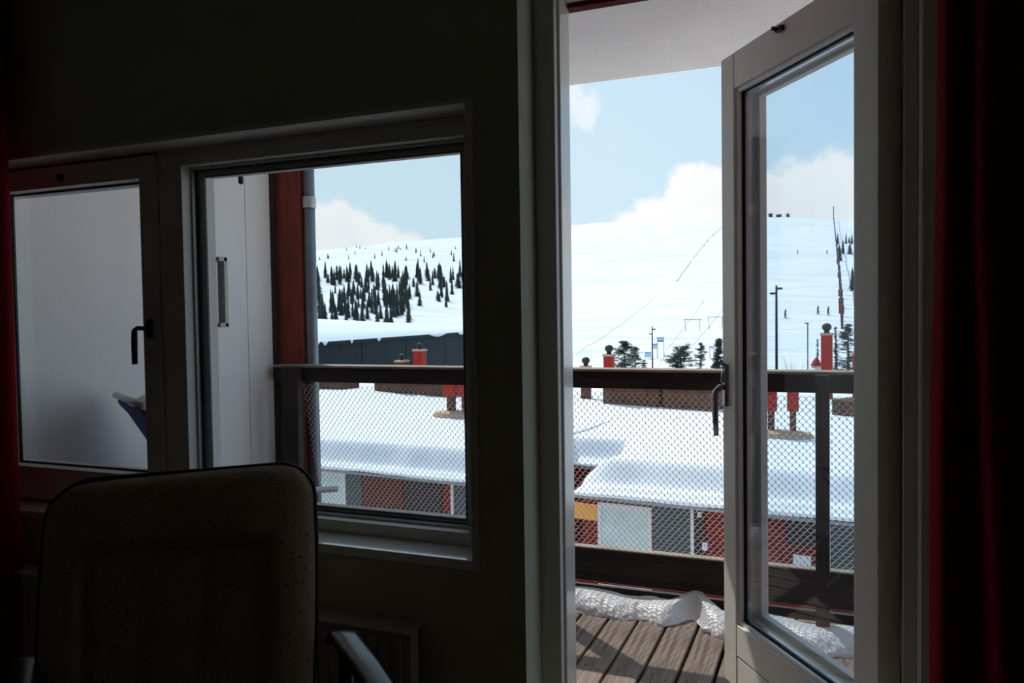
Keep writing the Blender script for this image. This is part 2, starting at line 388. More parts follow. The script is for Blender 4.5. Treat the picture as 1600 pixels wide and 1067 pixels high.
for z in (1.545, 1.15):
    MB().tube([(-1.856, .1745, z), (-1.856, .1725, z)], .004, 8).build('screw', BLACKM, w2)
p = on(1, .22, 371, 276)
MB().lathe((p.x, .235, 1.652), [(.004, 0), (.008, .004), (.008, .022), (.005, .026)], 10).build('stop_knob', RUB, w2, smooth=True)

# window_1: left opening light
w1 = empty('window_1', (-2.4, .11, .60), 'left opening window light with dark lever handle', 'window', kind='structure')
f = MB(); f.box(-2.043, -1.973, .102, .165, .607, 1.742); f.box(-2.77, -2.70, .102, .165, .607, 1.742); f.box(-2.70, -2.043, .102, .165, 1.672, 1.742); f.box(-2.70, -2.043, .102, .165, .607, .720)
f.build('sash', PAINT, w1, bevel=.003)
rb = MB(); ring(rb, -2.70, -2.043, .72, 1.672, .150, .158, .006); rb.build('glazing_gasket', RUB, w1)
B(-2.70, -2.043, .159, .163, .72, 1.672).build('pane', GL, w1)
of = MB(); of.box(-2.06, -1.97, .176, .222, .60, 1.75); of.box(-2.84, -2.765, .176, .222, .60, 1.75); of.box(-2.765, -2.06, .176, .222, 1.669, 1.75); of.box(-2.765, -2.06, .176, .222, .60, .717)
of.build('outer_sash', WHITEP, w1, bevel=.003)
h = MB(); h.box(-2.022, -1.998, .092, .102, 1.165, 1.225).build('handle', BLACKM, w1, bevel=.003)
hb = w1.children[-1]; hb['label'] = 'dark window lever handle'
hb.name = 'handle'
MB().tube([(-2.010, .092, 1.195), (-2.010, .048, 1.197), (-2.012, .040, 1.190), (-2.014, .040, 1.16), (-2.016, .041, 1.085)], [.007, .007, .0085, .0095, .0085], 10).build('lever', BLACKM, hb, smooth=True)
p = on(1, .10, 97, 286)
MB().box(p.x - .008, p.x + .008, .085, .102, 1.70 - .012, 1.70 + .012).build('catch', BLACKM, w1, bevel=.003)
# centre post between the two lights is their shared frame head
B(-1.9725, -1.9685, .12, .17, .60, 1.75).build('trim_3', RUB); tag(bpy.data.objects['trim_3'], 'dark joint between the two window lights', 'joint', kind='structure')

# ------------------------------------------------------------------ door frame
df = empty('trim_2', (-.65, .11, 0), 'pale door frame with rebated jambs', 'door frame', kind='structure')
B(DX0, -.648, .11, .135, 0, DZ1).build('jamb_stop', PAINT, df, bevel=.003)
B(DX0, -.651, .137, .139, 0, 2.04).build('seal', RUB, df)
B(DX0, -.643, .141, .222, 0, DZ1).build('jamb', GLOSS, df, bevel=.003)
B(.176, DX1, .11, .145, 0, DZ1).build('jamb_stop', PAINT, df, bevel=.002)
B(.1785, DX1, .1005, .11, 0, DZ1).build('bead', PAINT, df, bevel=.001)
B(.1475, DX1, .147, .230, 0, DZ1).build('jamb', PAINT, df, bevel=.002)
B(-.648, .176, .11, .135, 2.037, DZ1).build('head_stop', PAINT, df, bevel=.002)
B(-.643, .156, .141, .205, 2.034, DZ1).build('head', PAINT, df, bevel=.002)
B(-.70, .20, .206, .24, 2.022, 2.16).build('lintel_board', REDW, df)
B(-.643, .156, .11, .24, -.12, .035).build('threshold', PAINT, df)

# ------------------------------------------------------------------ balcony door leaf (open outwards)
DA = math.radians(35.16); P0 = Vector((.147, .203, 0)); E1 = Vector((-math.sin(DA), math.cos(DA), 0)); NN = Vector((-math.cos(DA), -math.sin(DA), 0)); ZZ = Vector((0, 0, 1))
TK = .060
d1 = empty('door_1', P0, 'pale glazed balcony door standing open outwards over the deck', 'door', kind='structure')
def dbox(mb, s0, s1, o0, o1, z0, z1, mi=0): return mb.obox(P0 + E1 * s0 + NN * o0 + ZZ * z0, E1 * (s1 - s0), NN * (o1 - o0), ZZ * (z1 - z0), mi)
DW = .727
dbox(MB(), 0, .087, 0, TK, .05, 2.005).build('hinge_stile', DOORLIT, d1, bevel=.003)
dbox(MB(), .648, DW, 0, TK, .05, 2.005).build('lock_stile', DOORLIT, d1, bevel=.004)
dbox(MB(), .087, .6475, .002, TK - .001, 1.897, 2.005).build('top_rail', DOORLIT, d1, bevel=.002)
dbox(MB(), .087, .6475, .002, TK - .001, .155, .252).build('bottom_rail', DOORLIT, d1, bevel=.002)
dbox(MB(), .087, .6475, .004, TK - .002, .05, .150).build('bottom_panel', DOORLIT, d1, bevel=.002)
def dring(mb, s0, s1, z0, z1, o0, o1, wd, mi=0):
    dbox(mb, s0, s0 + wd, o0, o1, z0, z1, mi); dbox(mb, s1 - wd, s1, o0, o1, z0, z1, mi); dbox(mb, s0 + wd, s1 - wd, o0, o1, z0, z0 + wd, mi); dbox(mb, s0 + wd, s1 - wd, o0, o1, z1 - wd, z1, mi)
q = MB(); dring(q, .087, .648, .252, 1.897, .040, .050, .013); q.build('glazing_bead', SILL, d1, bevel=.001)
q = MB(); dring(q, .097, .638, .262, 1.887, .0365, .0395, .004); q.build('glazing_gasket', RUB, d1)
dbox(MB(), .089, .646, .033, .036, .254, 1.895).build('pane', GLD, d1)
q = MB(); dring(q, .099, .636, .264, 1.885, .020, .0325, .010); q.build('spacer_strip', ALU, d1)
q = MB(); dbox(q, .006, .125, -.030, -.004, .06, 1.99); dbox(q, .612, .715, -.030, -.004, .06, 1.99); dbox(q, .125, .612, -.030, -.004, 1.868, 1.99); dbox(q, .125, .612, -.030, -.004, .06, .288)
q.build('outer_sash', WHITEP, d1, bevel=.003)
q = MB(); dring(q, .087, .648, .252, 1.897, -.004, .019, .018); q.build('inner_rebate', DOORLIT, d1)
# door handle: back plate, bent lever and latch spur
hp = P0 + E1 * .700 + NN * TK
hd = MB(); hd.obox(hp + E1 * -.011 + ZZ * .925, E1 * .022, NN * .011, ZZ * .135); hd = hd.build('handle', STEEL, d1, bevel=.004); hd['label'] = 'worn steel lever handle with long back plate'
c0 = hp + ZZ * .985
MB().tube([c0 + NN * .008, c0 + NN * .022 + ZZ * .003, c0 + NN * .036 - ZZ * .010, c0 + NN * .041 - ZZ * .024, c0 + NN * .040 - ZZ * .08, c0 + NN * .037 - ZZ * .150], [.009, .009, .010, .0105, .0095, .0075], 12).build('lever', STEEL, hd, smooth=True)
c1 = hp + ZZ * 1.045
MB().tube([c1 + NN * .008, c1 + NN * .010 + ZZ * .012, c1 + NN * .016 + ZZ * .018, c1 + NN * .024 + ZZ * .026], [.006, .006, .005, .006], 8).build('latch_spur', STEEL, hd, smooth=True)
MB().tube([c1 + NN * .012 - ZZ * .01, c1 + NN * .014 - ZZ * .045], .0055, 8).build('spindle', STEEL, hd, smooth=True)
cp = P0 + E1 * .388 + NN * TK + ZZ * 1.985
q = MB().obox(cp - E1 * .014 - ZZ * .008, E1 * .028, NN * .012, ZZ * .014); q.tube([cp + E1 * .012 + NN * .004, cp + E1 * .012 + NN * .022 + ZZ * .004], .006, 8)
q.build('catch', BLACKM, d1, bevel=.001)
for z in (1.72, 1.42, .42):
    MB().tube([(.1505, .2235 - .028, z), (.1505, .2235 - .028, z + .11)], .0055, 10).build('hinge', PAINT, d1, smooth=True)

# ------------------------------------------------------------------ balcony
sl = tag(B(-2.95, 1.75, .225, 1.75, 2.285, 2.44).build('balcony_soffit', SOFF), 'pale rendered underside of the balcony above, small stains near its edge', 'soffit', kind='structure')
dk = empty('balcony_deck', (-.6, 1.0, -.13), 'weathered brown plank deck of the balcony', 'deck', kind='structure')
for y in (.35, .95, 1.55): B(-2.8, 1.6, y, y + .05, -.30, -.158).build('joist', DECKD, dk)
B(-2.8, 1.6, .23, 1.88, -.345, -.32).build('underlay', DECKD, dk)
x0 = -.92 - .129 * 14
for i in range(33):
    xa = x0 + i * .129
    if xa < -2.79 or xa > 1.6: continue
    b = MB(); b.box(-.0585, .0585, .24, 1.845, -.158, -.130)
    o = b.build('board', DECK); o.parent = dk
    o.matrix_parent_inverse = Matrix.Translation(-Vector(dk.location))
    o.location = (xa + .0645, random.uniform(-.006, .006), random.uniform(-.0012, .0012)); o.rotation_euler.z = random.uniform(-.0012, .0012)
    q = o.modifiers.new('b', 'BEVEL'); q.width = .004; q.segments = 2
    for (yy, dx) in ((1.055, .028), (1.085, -.026), (.375, .028), (.375, -.026), (1.575, .027)):
        s = MB().lathe((xa + .0645 + dx, yy, -.1295), [(.0045, 0), (.0035, .0012)], 8).build('screw', BLACKM); s.parent = o
        s.matrix_parent_inverse = Matrix.Translation(-Vector((xa + .0645, 0, 0)))
# railing
rl = empty('balcony_railing', (-.6, 1.65, -.13), 'dark timber balcony railing filled with wire netting above low boards', 'railing')
rl_x0, rl_x1 = -2.765, 1.6
B(rl_x0, rl_x1, 1.648, 1.705, .885, .962).build('top_rail', DARKW, rl, bevel=.004)
cap = MB()
def capf(u, v):
    xx = rl_x0 + u * (rl_x1 - rl_x0); return (xx, 1.625 + v * .11, .966 + .006 * math.sin(v * math.pi) + .004 * math.sin(xx * 2.1) )
cap.grid(40, 4, capf); B(rl_x0, rl_x1, 1.625, 1.735, .9625, .9745).build('cap_board', RAILTOP, rl, bevel=.004)
for xc, hw in ((-2.645, .052), (-1.315, .05), (-.035, .027), (1.25, .05)):
    B(xc - hw, xc + hw, 1.600, 1.6475, -.13, .9625).build('post', DARKW, rl, bevel=.004)
for k, (z0, z1) in enumerate(((.000, .050), (.053, .103), (.106, .158))):
    B(-2.72, rl_x1, 1.807, 1.832, z0 * 1.03 - .057, z1 * 1.03 - .057).build('lower_board', DARKW, rl, bevel=.003)
B(-2.72, rl_x1, 1.784, 1.836, .1065, .1130).build('ledge', RAILTOP, rl, bevel=.002)
B(-2.72, rl_x1, 1.835, 1.847, -.073, -.067).build('red_strip', REDM, rl)
B(-2.8, 1.6, 1.862, 1.885, -.30, -.095).build('kick_board', DARKW, rl)
# netting: mirrored waves of wire that touch in rows
net = MB(); PW, PH = .028, .0318; zz0, zz1 = .1125, .890
n = int((1.58 + 2.59) / (PW / 2)); xs = -2.59
seg = [(0, 0), (.22, .34), (.5, .5), (.78, .34)]
for i in range(n):
    sx = xs + (i + .5) * PW / 2; sg = 1 if i % 2 else -1; pts = []
    z = zz0
    k = 0
    while z + PH < zz1 + .012:
        # triangle wave with flattened tips
        for t in (0, .12, .38, .5, .62, .88):
            a = (0 if t in (0,) else 0)
            tri = {0: -1, .12: -.78, .38: .78, .5: 1, .62: .78, .88: -.78}[t]
            zq = z + t * PH; yN = 1.6435 + (.893 - zq) * .190
            pts.append((sx + sg * tri * PW / 4 * .97, yN + (.0014 if i % 2 else -.0014) * tri, zq))
        z += PH
    # thin square wire
    kk = len(net.v); r = .0018
    for p in pts:
        net.v += [(p[0] - r, p[1], p[2]), (p[0], p[1] - r, p[2]), (p[0] + r, p[1], p[2]), (p[0], p[1] + r, p[2])]
    for j in range(len(pts) - 1):
        for c in range(4):
            a = kk + j * 4 + c; b = kk + j * 4 + (c + 1) % 4; net.f.append((a, b, b + 4, a + 4)); net.m.append(0)
nm = net.build('wire_netting', NET, rl); nm['label'] = 'pale grey diamond wire netting'
# corner post, downpipe, side partition
pt = empty('corner_post', (-2.70, 1.78, -.13), 'weathered red timber post at the balcony corner beside the white partition', 'post')
B(-2.850, -2.640, 1.715, 1.80, -.35, 2.28).build('timber', REDW2, pt, bevel=.004)
dp_ = empty('downpipe', (-2.60, 1.80, -.3), 'grey round downpipe with pale bracket beside the red corner post', 'pipe')
MB().tube([(-2.607, 1.76, -.3), (-2.607, 1.76, 2.285)], .030, 20).build('pipe', ZINC, dp_, smooth=True)
p = on(1, 1.76, 465, 318)
MB().lathe((-2.607, 1.76, p.z - .03), [(.034, 0), (.036, .004), (.036, .056), (.034, .06)], 20).build('bracket', TUBE, dp_, smooth=True)
pw = empty('wall_outside', (-2.85, 1, -.13), 'white painted side partition of the balcony with scuffed outer panel', 'wall', kind='structure')
B(-2.84, -2.80, .224, 1.478, -.16, 2.285).build('panel', WHITEP, pw, bevel=.002)
B(-2.84, -2.80, 1.482, 1.672, -.16, 2.285).build('panel', WHITEP, pw, bevel=.002)
B(-2.86, -2.786, 1.674, 1.700, -.16, 2.285).build('edge_strip', DARKW, pw)

# snow ridge left along the foot of the railing
sn = MB()
def front(x):
    f = 1.575 + .012 * math.sin(x * 23) + .02 * (vn(x * 9, 3) - .5) + .012 * (vn(x * 40, 9) - .5)
    f += .09 * math.exp(-((x + .575) / .055) ** 2) * 1.25 - .055 * math.exp(-((x + .44) / .05) ** 2) - .02 * math.exp(-((x + .70) / .06) ** 2)
    f -= .10 * math.exp(-((x - .0) / .30) ** 2)
    return f
def crest(x):
    return .066 + .006 * math.sin(x * 11 + 1) + .010 * (vn(x * 6, 5) - .5) + .018 * math.exp(-((x + .56) / .07) ** 2) - .012 * math.exp(-((x + .42) / .04) ** 2)
def snf(u, v):
    x = -2.55 + u * 4.1; f = front(x); hgt = crest(x); hol = math.exp(-((x + .565) / .05) ** 2)
    pr_ = [(0, 0), (.004, .016), (.022, .046), (.048, .074), (.078, .092), (.12, .098), (.17, .09), (.22, .05), (.23, -.0)]
    t = v * (len(pr_) - 1); i = min(int(t), len(pr_) - 2); fr = t - i
    yy = pr_[i][0] * (1 - fr) + pr_[i + 1][0] * fr; z = pr_[i][1] * (1 - fr) + pr_[i + 1][1] * fr
    if v < .5: yy += hol * .05 * math.sin(v * 2 * math.pi)
    nz = ((vn(x * 45, v * 9, 2) - .5) * .007 + (vn(x * 110, v * 24, 3) - .5) * .004) * (1 if v < .55 else .4)
    return (x + nz, min(1.82, f + yy - nz), -.129 + max(0, z * hgt / .098 + (nz * .4 if 0 < v < .9 else 0)))
sn.grid(760, 26, snf)
tag(sn.build('snow_ridge', SNOWN, smooth=True), 'low ridge of melting granular snow along the foot of the railing', 'snow', kind='thing')
cl = random.Random(3)
for k, (px, py, r) in enumerate(((1109, 984, .020),)):
    p = on(2, -.12, px, py)
    bm = bmesh.new(); bmesh.ops.create_icosphere(bm, subdivisions=3, radius=r)
    for v_ in bm.verts:
        c = v_.co; c *= 1 + .35 * (vn(c.x * 60 + 5, c.y * 60 + c.z * 40, k) - .5); c.z *= .7; c.x *= 1.5
    me = bpy.data.meshes.new('snow_lump'); bm.to_mesh(me); bm.free(); me.materials.append(SNOWN)
    for q in me.polygons: q.use_smooth = True
    o = bpy.data.objects.new('snow_lump', me); COL.objects.link(o); o.location = (p.x, p.y, -.13 + r * .45)
    tag(o, 'small crumbled snow lump on the deck at the broken edge of the ridge', 'snow')

# thermometer on the outer sash
th = empty('thermometer', (-1.87, .25, 1.2), 'yellowed clear plastic thermometer mounted outside the right window', 'thermometer')
B(-1.872, -1.846, .252, .256, 1.197, 1.422).build('scale', THW, th)
B(-1.846, -1.838, .246, .262, 1.195, 1.424).build('casing_side', THERM, th, bevel=.001)
B(-1.900, -1.893, .246, .262, 1.195, 1.424).build('casing_side', THERM, th, bevel=.001)
MB().tube([(-1.883, .254, 1.205), (-1.883, .254, 1.415)], .0035, 8).build('tube', TUBE, th, smooth=True)
for z in (1.195, 1.409): B(-1.900, -1.838, .223, .262, z, z + .015).build('bracket', THERM, th, bevel=.002)
for k in range(20): B(-1.868, -1.868 + (.012 if k % 5 else .02), .2505, .252, 1.21 + k * .0104, 1.2115 + k * .0104).build('scale_mark', RUB, th)

# folding chair out on the balcony, facing the view
A = Vector((-2.72, .587, .917)); dW = Vector((.848, -.530, 0)); dF = Vector((.530, .848, 0)); CWD = .54
fc = empty('folding_chair', (A + dF * .35 + dW * .27) - Vector((0, 0, A.z + .13)), 'blue fabric folding chair with white tube frame on the balcony by the partition', 'chair')
def cp3(wd, fd, z): return A + dW * wd + dF * fd + Vector((0, 0, z - A.z))
tops = [(0, .917), (.035, .895), (.20, .60), (.30, .40), (.34, .345), (.60, .37), (.78, .36)]
for wd in (.0, CWD):
    MB().tube([cp3(wd, a_, b_) for a_, b_ in tops], .012, 10).build('side_rail', TUBE, fc, smooth=True)
    MB().tube([cp3(wd, .78, .36), cp3(wd, .30, -.118)], .012, 10).build('leg', TUBE, fc, smooth=True)
    MB().tube([cp3(wd, .30, .38), cp3(wd, .85, -.118)], .012, 10).build('leg', TUBE, fc, smooth=True)
    MB().tube([cp3(wd, .20, .60), cp3(wd, .30, .555), cp3(wd, .72, .52)], .013, 10).build('armrest', TUBE, fc, smooth=True)
MB().tube([cp3(-.012, 0, .917), cp3(CWD + .012, 0, .917)], .014, 10).build('top_bar', TUBE, fc, smooth=True)
MB().tube([cp3(0, .78, .36), cp3(CWD, .78, .36)], .012, 10).build('seat_bar', TUBE, fc, smooth=True)
bk = MB()
def bf(u, v):
    t = .03 + v * .97; i = t * 3.2
    pts = [Vector((0.005, .905)), Vector((.035, .87)), Vector((.20, .585)), Vector((.30, .39)), Vector((.33, .36))]
    j = min(int(i), 3); fr = i - j; q = pts[j].lerp(pts[j + 1], fr)
    sag = .03 * math.sin(u * math.pi)
    return cp3(.02 + u * (CWD - .04), q.x - sag * .6, q.y - sag * .3)
bk.grid(10, 16, bf); bk.build('backrest', BLUE, fc, smooth=True, solid=.02)
st = MB(); st.grid(8, 8, lambda u, v: cp3(.02 + u * (CWD - .04), .34 + v * .44, .355 - .03 * math.sin(u * math.pi))); st.build('seat', BLUE, fc, smooth=True, solid=.02)
MB().grid(6, 4, lambda u, v: cp3(.30 + u * .2, .03 + v * .07, .93 - v * .12)).build('headrest', WHITEP, fc, solid=.05, smooth=True)

# ------------------------------------------------------------------ outside: roofs below
ZE = -3.0; ZR = -2.24
Ea = on(2, ZE, 478, 725); Eb = on(2, ZE, 1134, 791)
FD = (Eb - Ea).normalized(); FNv = Vector((FD.y, -FD.x, 0))   # towards us
if FNv.y > 0: FNv = -FNv
def fp(s, o, z): return Ea + FD * s + FNv * o + Vector((0, 0, z - ZE))
def fs(px, py, o=0):
    w_ = onplane(px, py, Ea + FNv * o, FNv); return (w_ - Ea).dot(FD), w_.z
def fbox(s0, s1, o0, o1, z0, z1): return MB().obox(fp(s0, o0, z0), FD * (s1 - s0), FNv * (o1 - o0), Vector((0, 0, z1 - z0)))
sm, _ = fs(900, 771)
nb_ = empty('row_house', fp(6, -3, -5.6), 'long red row house below with deep snow on its roof', 'building')
s1 = fs(800, 760)[0]; s2 = fs(903, 771)[0]; SB = 3.3
units = ((-14, s1, 0.), (s1, s2, -SB), (s2, 22, 0.))
sb = {}
for (ua, ub, off) in units:
    fbox(ua, ub, -28, -.30 + off, -5.6, ZE - .1).build('wall', REDW, nb_)
    fbox(ua, ub, -.30 + off, .12 + off, ZE - .10, ZE - .04).build('eave_fascia', DKW, nb_)
    fbox(ua, ub, .12 + off, .22 + off, ZE - .10, ZE - .03).build('gutter', ZINC, nb_)
    s = max(ua, -3.0)
    while s < min(ub, 17) - .19:
        if 's' not in sb: sb['s'] = fbox(0, .19, -.30, -.27, -5.6, ZE - .05).build('cladding_board', REDW, nb_); o = sb['s']
        else: o = sb['s'].copy(); COL.objects.link(o)
        o.location = FD * s + FNv * off; s += .2
# snow on the roofs: thick slabs with a steep scooped front and a lip at the eave
def roofz(s, d, kind):
    if kind == 'M': d_ = d + 3.3
    else: d_ = d
    wv = .16 * (vn(s * .55, 2.) - .5) + .05 * (vn(s * 1.7, 6.) - .5); wz = .10 * (vn(s * .4, 9.) - .5)
    if kind == 'R':
        k_ = max(0, s - s2)
        h = .05 * smooth(-.1, .06, d) + .10 * smooth(.05, .30, d) + (.55 + wz) * smooth(.32 + wv + .03 * k_, .80 + wv + .07 * k_, d)
        h = h * (.25 + .75 * smooth(-.1, .75, k_ + .12 * math.sin(d * 2) + .75 * smooth(2.6, 4.2, d)))
    else:
        h = .05 * smooth(-.1, .06, d) + .06 * smooth(.02, .22, d) + (.59 + wz) * smooth(.20 + wv, .66 + wv, d)
    h += .10 * smooth(1.5, 5, d) * (vn(s * .25 + 4, d_ * .2) - .3) + .02 * (vn(s * 1.3, d_ * 1.6, 4) - .5) * smooth(0, 1, d)
    h += .03 * (vn(s * 2.3, d * 6, 8) - .5) * (1 - smooth(.2, .6, d)) * smooth(-.05, .1, d)
    return ZE + .04 + h
for (ua, ub, off), kind, nn in zip(units, 'LMR', (230, 60, 300)):
    rs = MB()
    def rsf(u, v):
        s = ua + u * (ub - ua); d = (27 + off) * v ** 2.7
        lip = .18 * (vn(s * 1.1, 7) - .3)
        return fp(s, off + .22 + lip * .5 - d, roofz(s, d, kind))
    rs.grid(nn, 100, rsf)
    rs.grid(nn, 3, lambda u, v: (lambda s: fp(s, off + .22 + .09 * (vn(s * 1.1, 7) - .3) + .05 * math.sin(v * 3.1), roofz(s, 0, kind) - v * (.07 + .03 * vn(s * 2, 3))))(ua + u * (ub - ua)))
    rs.grid(20, 2, lambda u, v: fp(ua + u * (ub - ua), -26.7, ZR - v * 1.5 + .1))
    for se in (ua, ub):
        rs.grid(60, 1, lambda u, v: (lambda d: fp(se, off + .22 - d, roofz(se, d, kind) if v == 0 else ZE - .05))((27 + off) * u ** 2.7))
    rs.build('roof_snow', SNOW, nb_, smooth=True)
# facade pieces under the eave
def pane_part(name, pxa, pya, pxb, zb, m, o=.0, th_=.05, label=None, tz=None, parent=None):
    s0, z0 = fs(pxa, pya, -.27); s1, _ = fs(pxb, pya, -.27)
    zt = z0 if tz is None else tz
    ob = fbox(s0, s1, -.27, -.27 + th_, zb, zt).build(name, m, parent or nb_, bevel=.004)
    if label: ob['label'] = label
    return ob, (s0, s1, zt)
def framed(name, pxa, pya, pxb, zb, fm, pm, label):
    ob, (s0, s1, zt) = pane_part(name, pxa, pya, pxb, zb, fm, th_=.03, label=label)
    fr = .09
    for a in ((s0, s0 + fr, zb, zt), (s1 - fr, s1, zb, zt), (s0 + fr, s1 - fr, zt - fr, zt), (s0 + fr, s1 - fr, zb, zb + fr)):
        fbox(a[0], a[1], -.24, -.20, a[2], a[3]).build('frame', fm, ob, bevel=.004)
    fbox(s0 + fr, s1 - fr, -.24, -.225, zb + fr, zt - fr).build('pane', pm, ob)
framed('entrance_door', 486, 731, 541, -5.4, WFR, FROST, 'white framed frosted entrance door at the far left')
pane_part('side_panel', 543, 735, 566, -5.4, GREYD, label='dark grey side panel')
pane_part('storage_door', 567, 738, 630, -5.4, REDD, th_=.04, label='brown red wooden door')
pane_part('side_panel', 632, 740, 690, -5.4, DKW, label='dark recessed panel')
pane_part('corner_trim', 706, 749, 710, -5.4, WFR, th_=.08)
pane_part('storage_door', 713, 752, 760, -5.4, GREYD, label='grey green door')
pane_part('wall_panel', 890, 783, 934, fs(915, 811, -.27)[1], ORNG, th_=.03, label='orange yellow wall panel')
framed('window', 935, 783, 1019, -5.3, WFR, FROST, 'white framed frosted window with faint figures')
pane_part('entrance_door', 1021, 790, 1080, -5.5, GREYD, th_=.04, label='grey green entrance door')
pane_part('corner_trim', 1080, 794, 1085, -5.5, WFR, th_=.08)
pane_part('side_panel', 1086, 795, 1101, -5.5, DKW, label='flat dark panel coloured as a shaded recess beside the door')
pane_part('wall_lamp', 1092, 797, 1098, fs(1095, 806, -.27)[1], WFR, th_=.15)
pane_part('meter_box', 1099, 845, 1107, fs(1103, 858, -.27)[1], WFR, th_=.12, label='small white box with a dark dial')
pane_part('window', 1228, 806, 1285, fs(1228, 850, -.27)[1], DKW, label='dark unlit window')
pane_part('meter_box', 1240, 864, 1268, fs(1240, 880, -.27)[1], WFR, th_=.10, label='low pale box with three dials')
pane_part('corner_trim', 1293, 812, 1298, -5.5, WFR, th_=.08)
pane_part('storage_door', 1299, 812, 1350, -5.5, GREYD, label='grey blue door behind the door glass')

# things standing on the snowy roof
def cowl(mb, c, r):   # round black rotating cowl
    return mb.lathe(c, [(r * .62, 0), (r * .58, r * .5), (r * .66, r * .62), (r * 1.0, r * .95), (r * 1.08, r * 1.35), (r * 1.0, r * 1.7), (r * .82, r * 2.0), (r * .70, r * 2.1), (r * .45, r * 2.2), (r * .1, r * 2.28)], 16)
def roofpt(px, py): return on(2, ZR, px, py)
def chimney(name, pxl, pxr, ytop, ycap, base, label, m=REDM, deep=None):
    """base: roof point (x,y); widths read off at its distance"""
    Y = base.y; a = on(1, Y, pxl, ytop); b = on(1, Y, pxr, ytop); wd = b.x - a.x; D = deep or wd
    r = empty(name, (base.x, Y, ZR - .1), label, 'chimney', 'roof chimneys')
    MB().box(a.x, b.x, Y, Y + D, ZR - .15, a.z).build('shaft', m, r, bevel=.02)
    MB().box(a.x - .03, b.x + .03, Y - .03, Y + D + .03, a.z, a.z + .09).build('crown', TAN, r, bevel=.01)
    if ycap:
        zc = on(1, Y, pxl, ycap).z; hh = zc - a.z - .09; R = hh / 2.28
        cw = cowl(MB(), ((a.x + b.x) / 2, Y + D / 2, a.z + .09), R).build('cowl', RUB, r, smooth=True)
    return r
bp1 = roofpt(942, 631.5); chimney('chimney', 942.5, 957, 557, 539, bp1 + Vector((0, .05, 0)), 'red square chimney with round black cowl, left of the pine trees')
bp2 = roofpt(908, 622); r_ = chimney('chimney', 907, 920, 575, 558, bp2, 'small brown chimney with black cowl beside the open door jamb', BRICKB)
bp3 = roofpt(640, 616); chimney('chimney', 645, 659, 549, 536, bp3 + Vector((0, .3, 0)), 'red chimney with snowy black cowl in front of the dark barn')
chimney('chimney', 617, 631, 566, 553, roofpt(640, 616) + Vector((-1.0, .3, 0)), 'low brown chimney just showing above the rail, left of the red one', BRICKB)
gp = on(1, 30, 1290, 640)
chimney('chimney', 1282.5, 1301, 524, 505, roofpt(1290, 622), 'tall red chimney with grey cowl seen through the door glass')
chimney('chimney', 1332, 1346, 555, None, roofpt(1335, 626), 'red chimney cut by the right door stile')
def roofbox(pl, pr, yb_l, yb_r, ytop, label, dp=1.2):
    a = roofpt(pl, yb_l); b = roofpt(pr, yb_r); e = b - a; e.z = 0; d = Vector((-e.y, e.x, 0)).normalized() * dp
    zt = on(1, a.y, pl, ytop).z
    r = empty('roof_box', (a + b) / 2, label, 'roof box', 'brown boxes on the snowy roof')
    hz_ = zt - ZR; L_ = e.length; nb = max(2, int(L_ / .45))
    for k in range(nb):
        MB().obox(a + e * (k / nb) + Vector((0, 0, -.25)), e * (1 / nb - .012 / L_), d * .06, Vector((0, 0, hz_ + .2))).build('board', BRICKB, r, bevel=.008)
    MB().obox(a + d * .06 + Vector((0, 0, -.25)), e, d * .94, Vector((0, 0, hz_ + .2))).build('core', BRICKB, r)
    MB().obox(a - d * .02 + Vector((0, 0, hz_ - .05)), e * 1.0, d * 1.04, Vector((0, 0, .07))).build('lid', BRICKB, r, bevel=.01)
    return r
roofbox(942, 1030, 631.5, 636, 596, 'brown boarded box below the red chimney on the snowy roof')
roofbox(1036, 1112, 636.7, 643, 598, 'brown boarded box on the roof, right of its twin by the door handle')
roofbox(585, 700, 611, 620, 592, 'long brown boarded box on the roof under the red and brown chimneys')
roofbox(478, 536, 606, 608.5, 592, 'low brown boarded box on the roof beside the downpipe')
roofbox(1300, 1330, 648, 651, 625, 'small brown box on the roof behind the door glass')
def ventstand(pts, yb, yt, tray, label):
    c = roofpt((tray[0] + tray[1]) / 2, tray[2]); aL = on(1, c.y, tray[0], tray[2]).x; aR = on(1, c.y, tray[1], tray[2]).x
    R = (aR - aL) / 2; r = empty('roof_vent', (c.x, c.y, ZR - .1), label, 'vent', 'roof vents on round trays')
    MB().lathe((0, 0, 0), [(R * .97, 0), (R, .14), (R * .93, .22), (R * .5, .25), (.02, .26)], 20).build('tray', TAN, r)
    tr_ = r.children[-1]; tr_.location = (0, 0, -.0); tr_.data.transform(Matrix.Translation(Vector((c.x, c.y, ZR - .1)))); tr_.location = -Vector((0, 0, 0)); 
    tr_.data.transform(Matrix.Scale(.62, 4, (0, 1, 0)))
    tr_.data.transform(Matrix.Identity(4))
    for p in pts:
        x = on(1, c.y, p, yb).x; wv = on(1, c.y, p + 5, yb).x - x; zt = on(1, c.y, p, yt).z; zs = on(1, c.y, p, yb - 27).z
        MB().box(x - wv, x + wv, c.y - wv, c.y + wv, ZR + .05, zs).build('post', BRICKB, r, bevel=.01)
        MB().box(x - wv * 1.8, x + wv * 1.8, c.y - wv * 1.8, c.y + wv * 1.8, zs, zt).build('hood', REDM, r, bevel=.02)
    return r
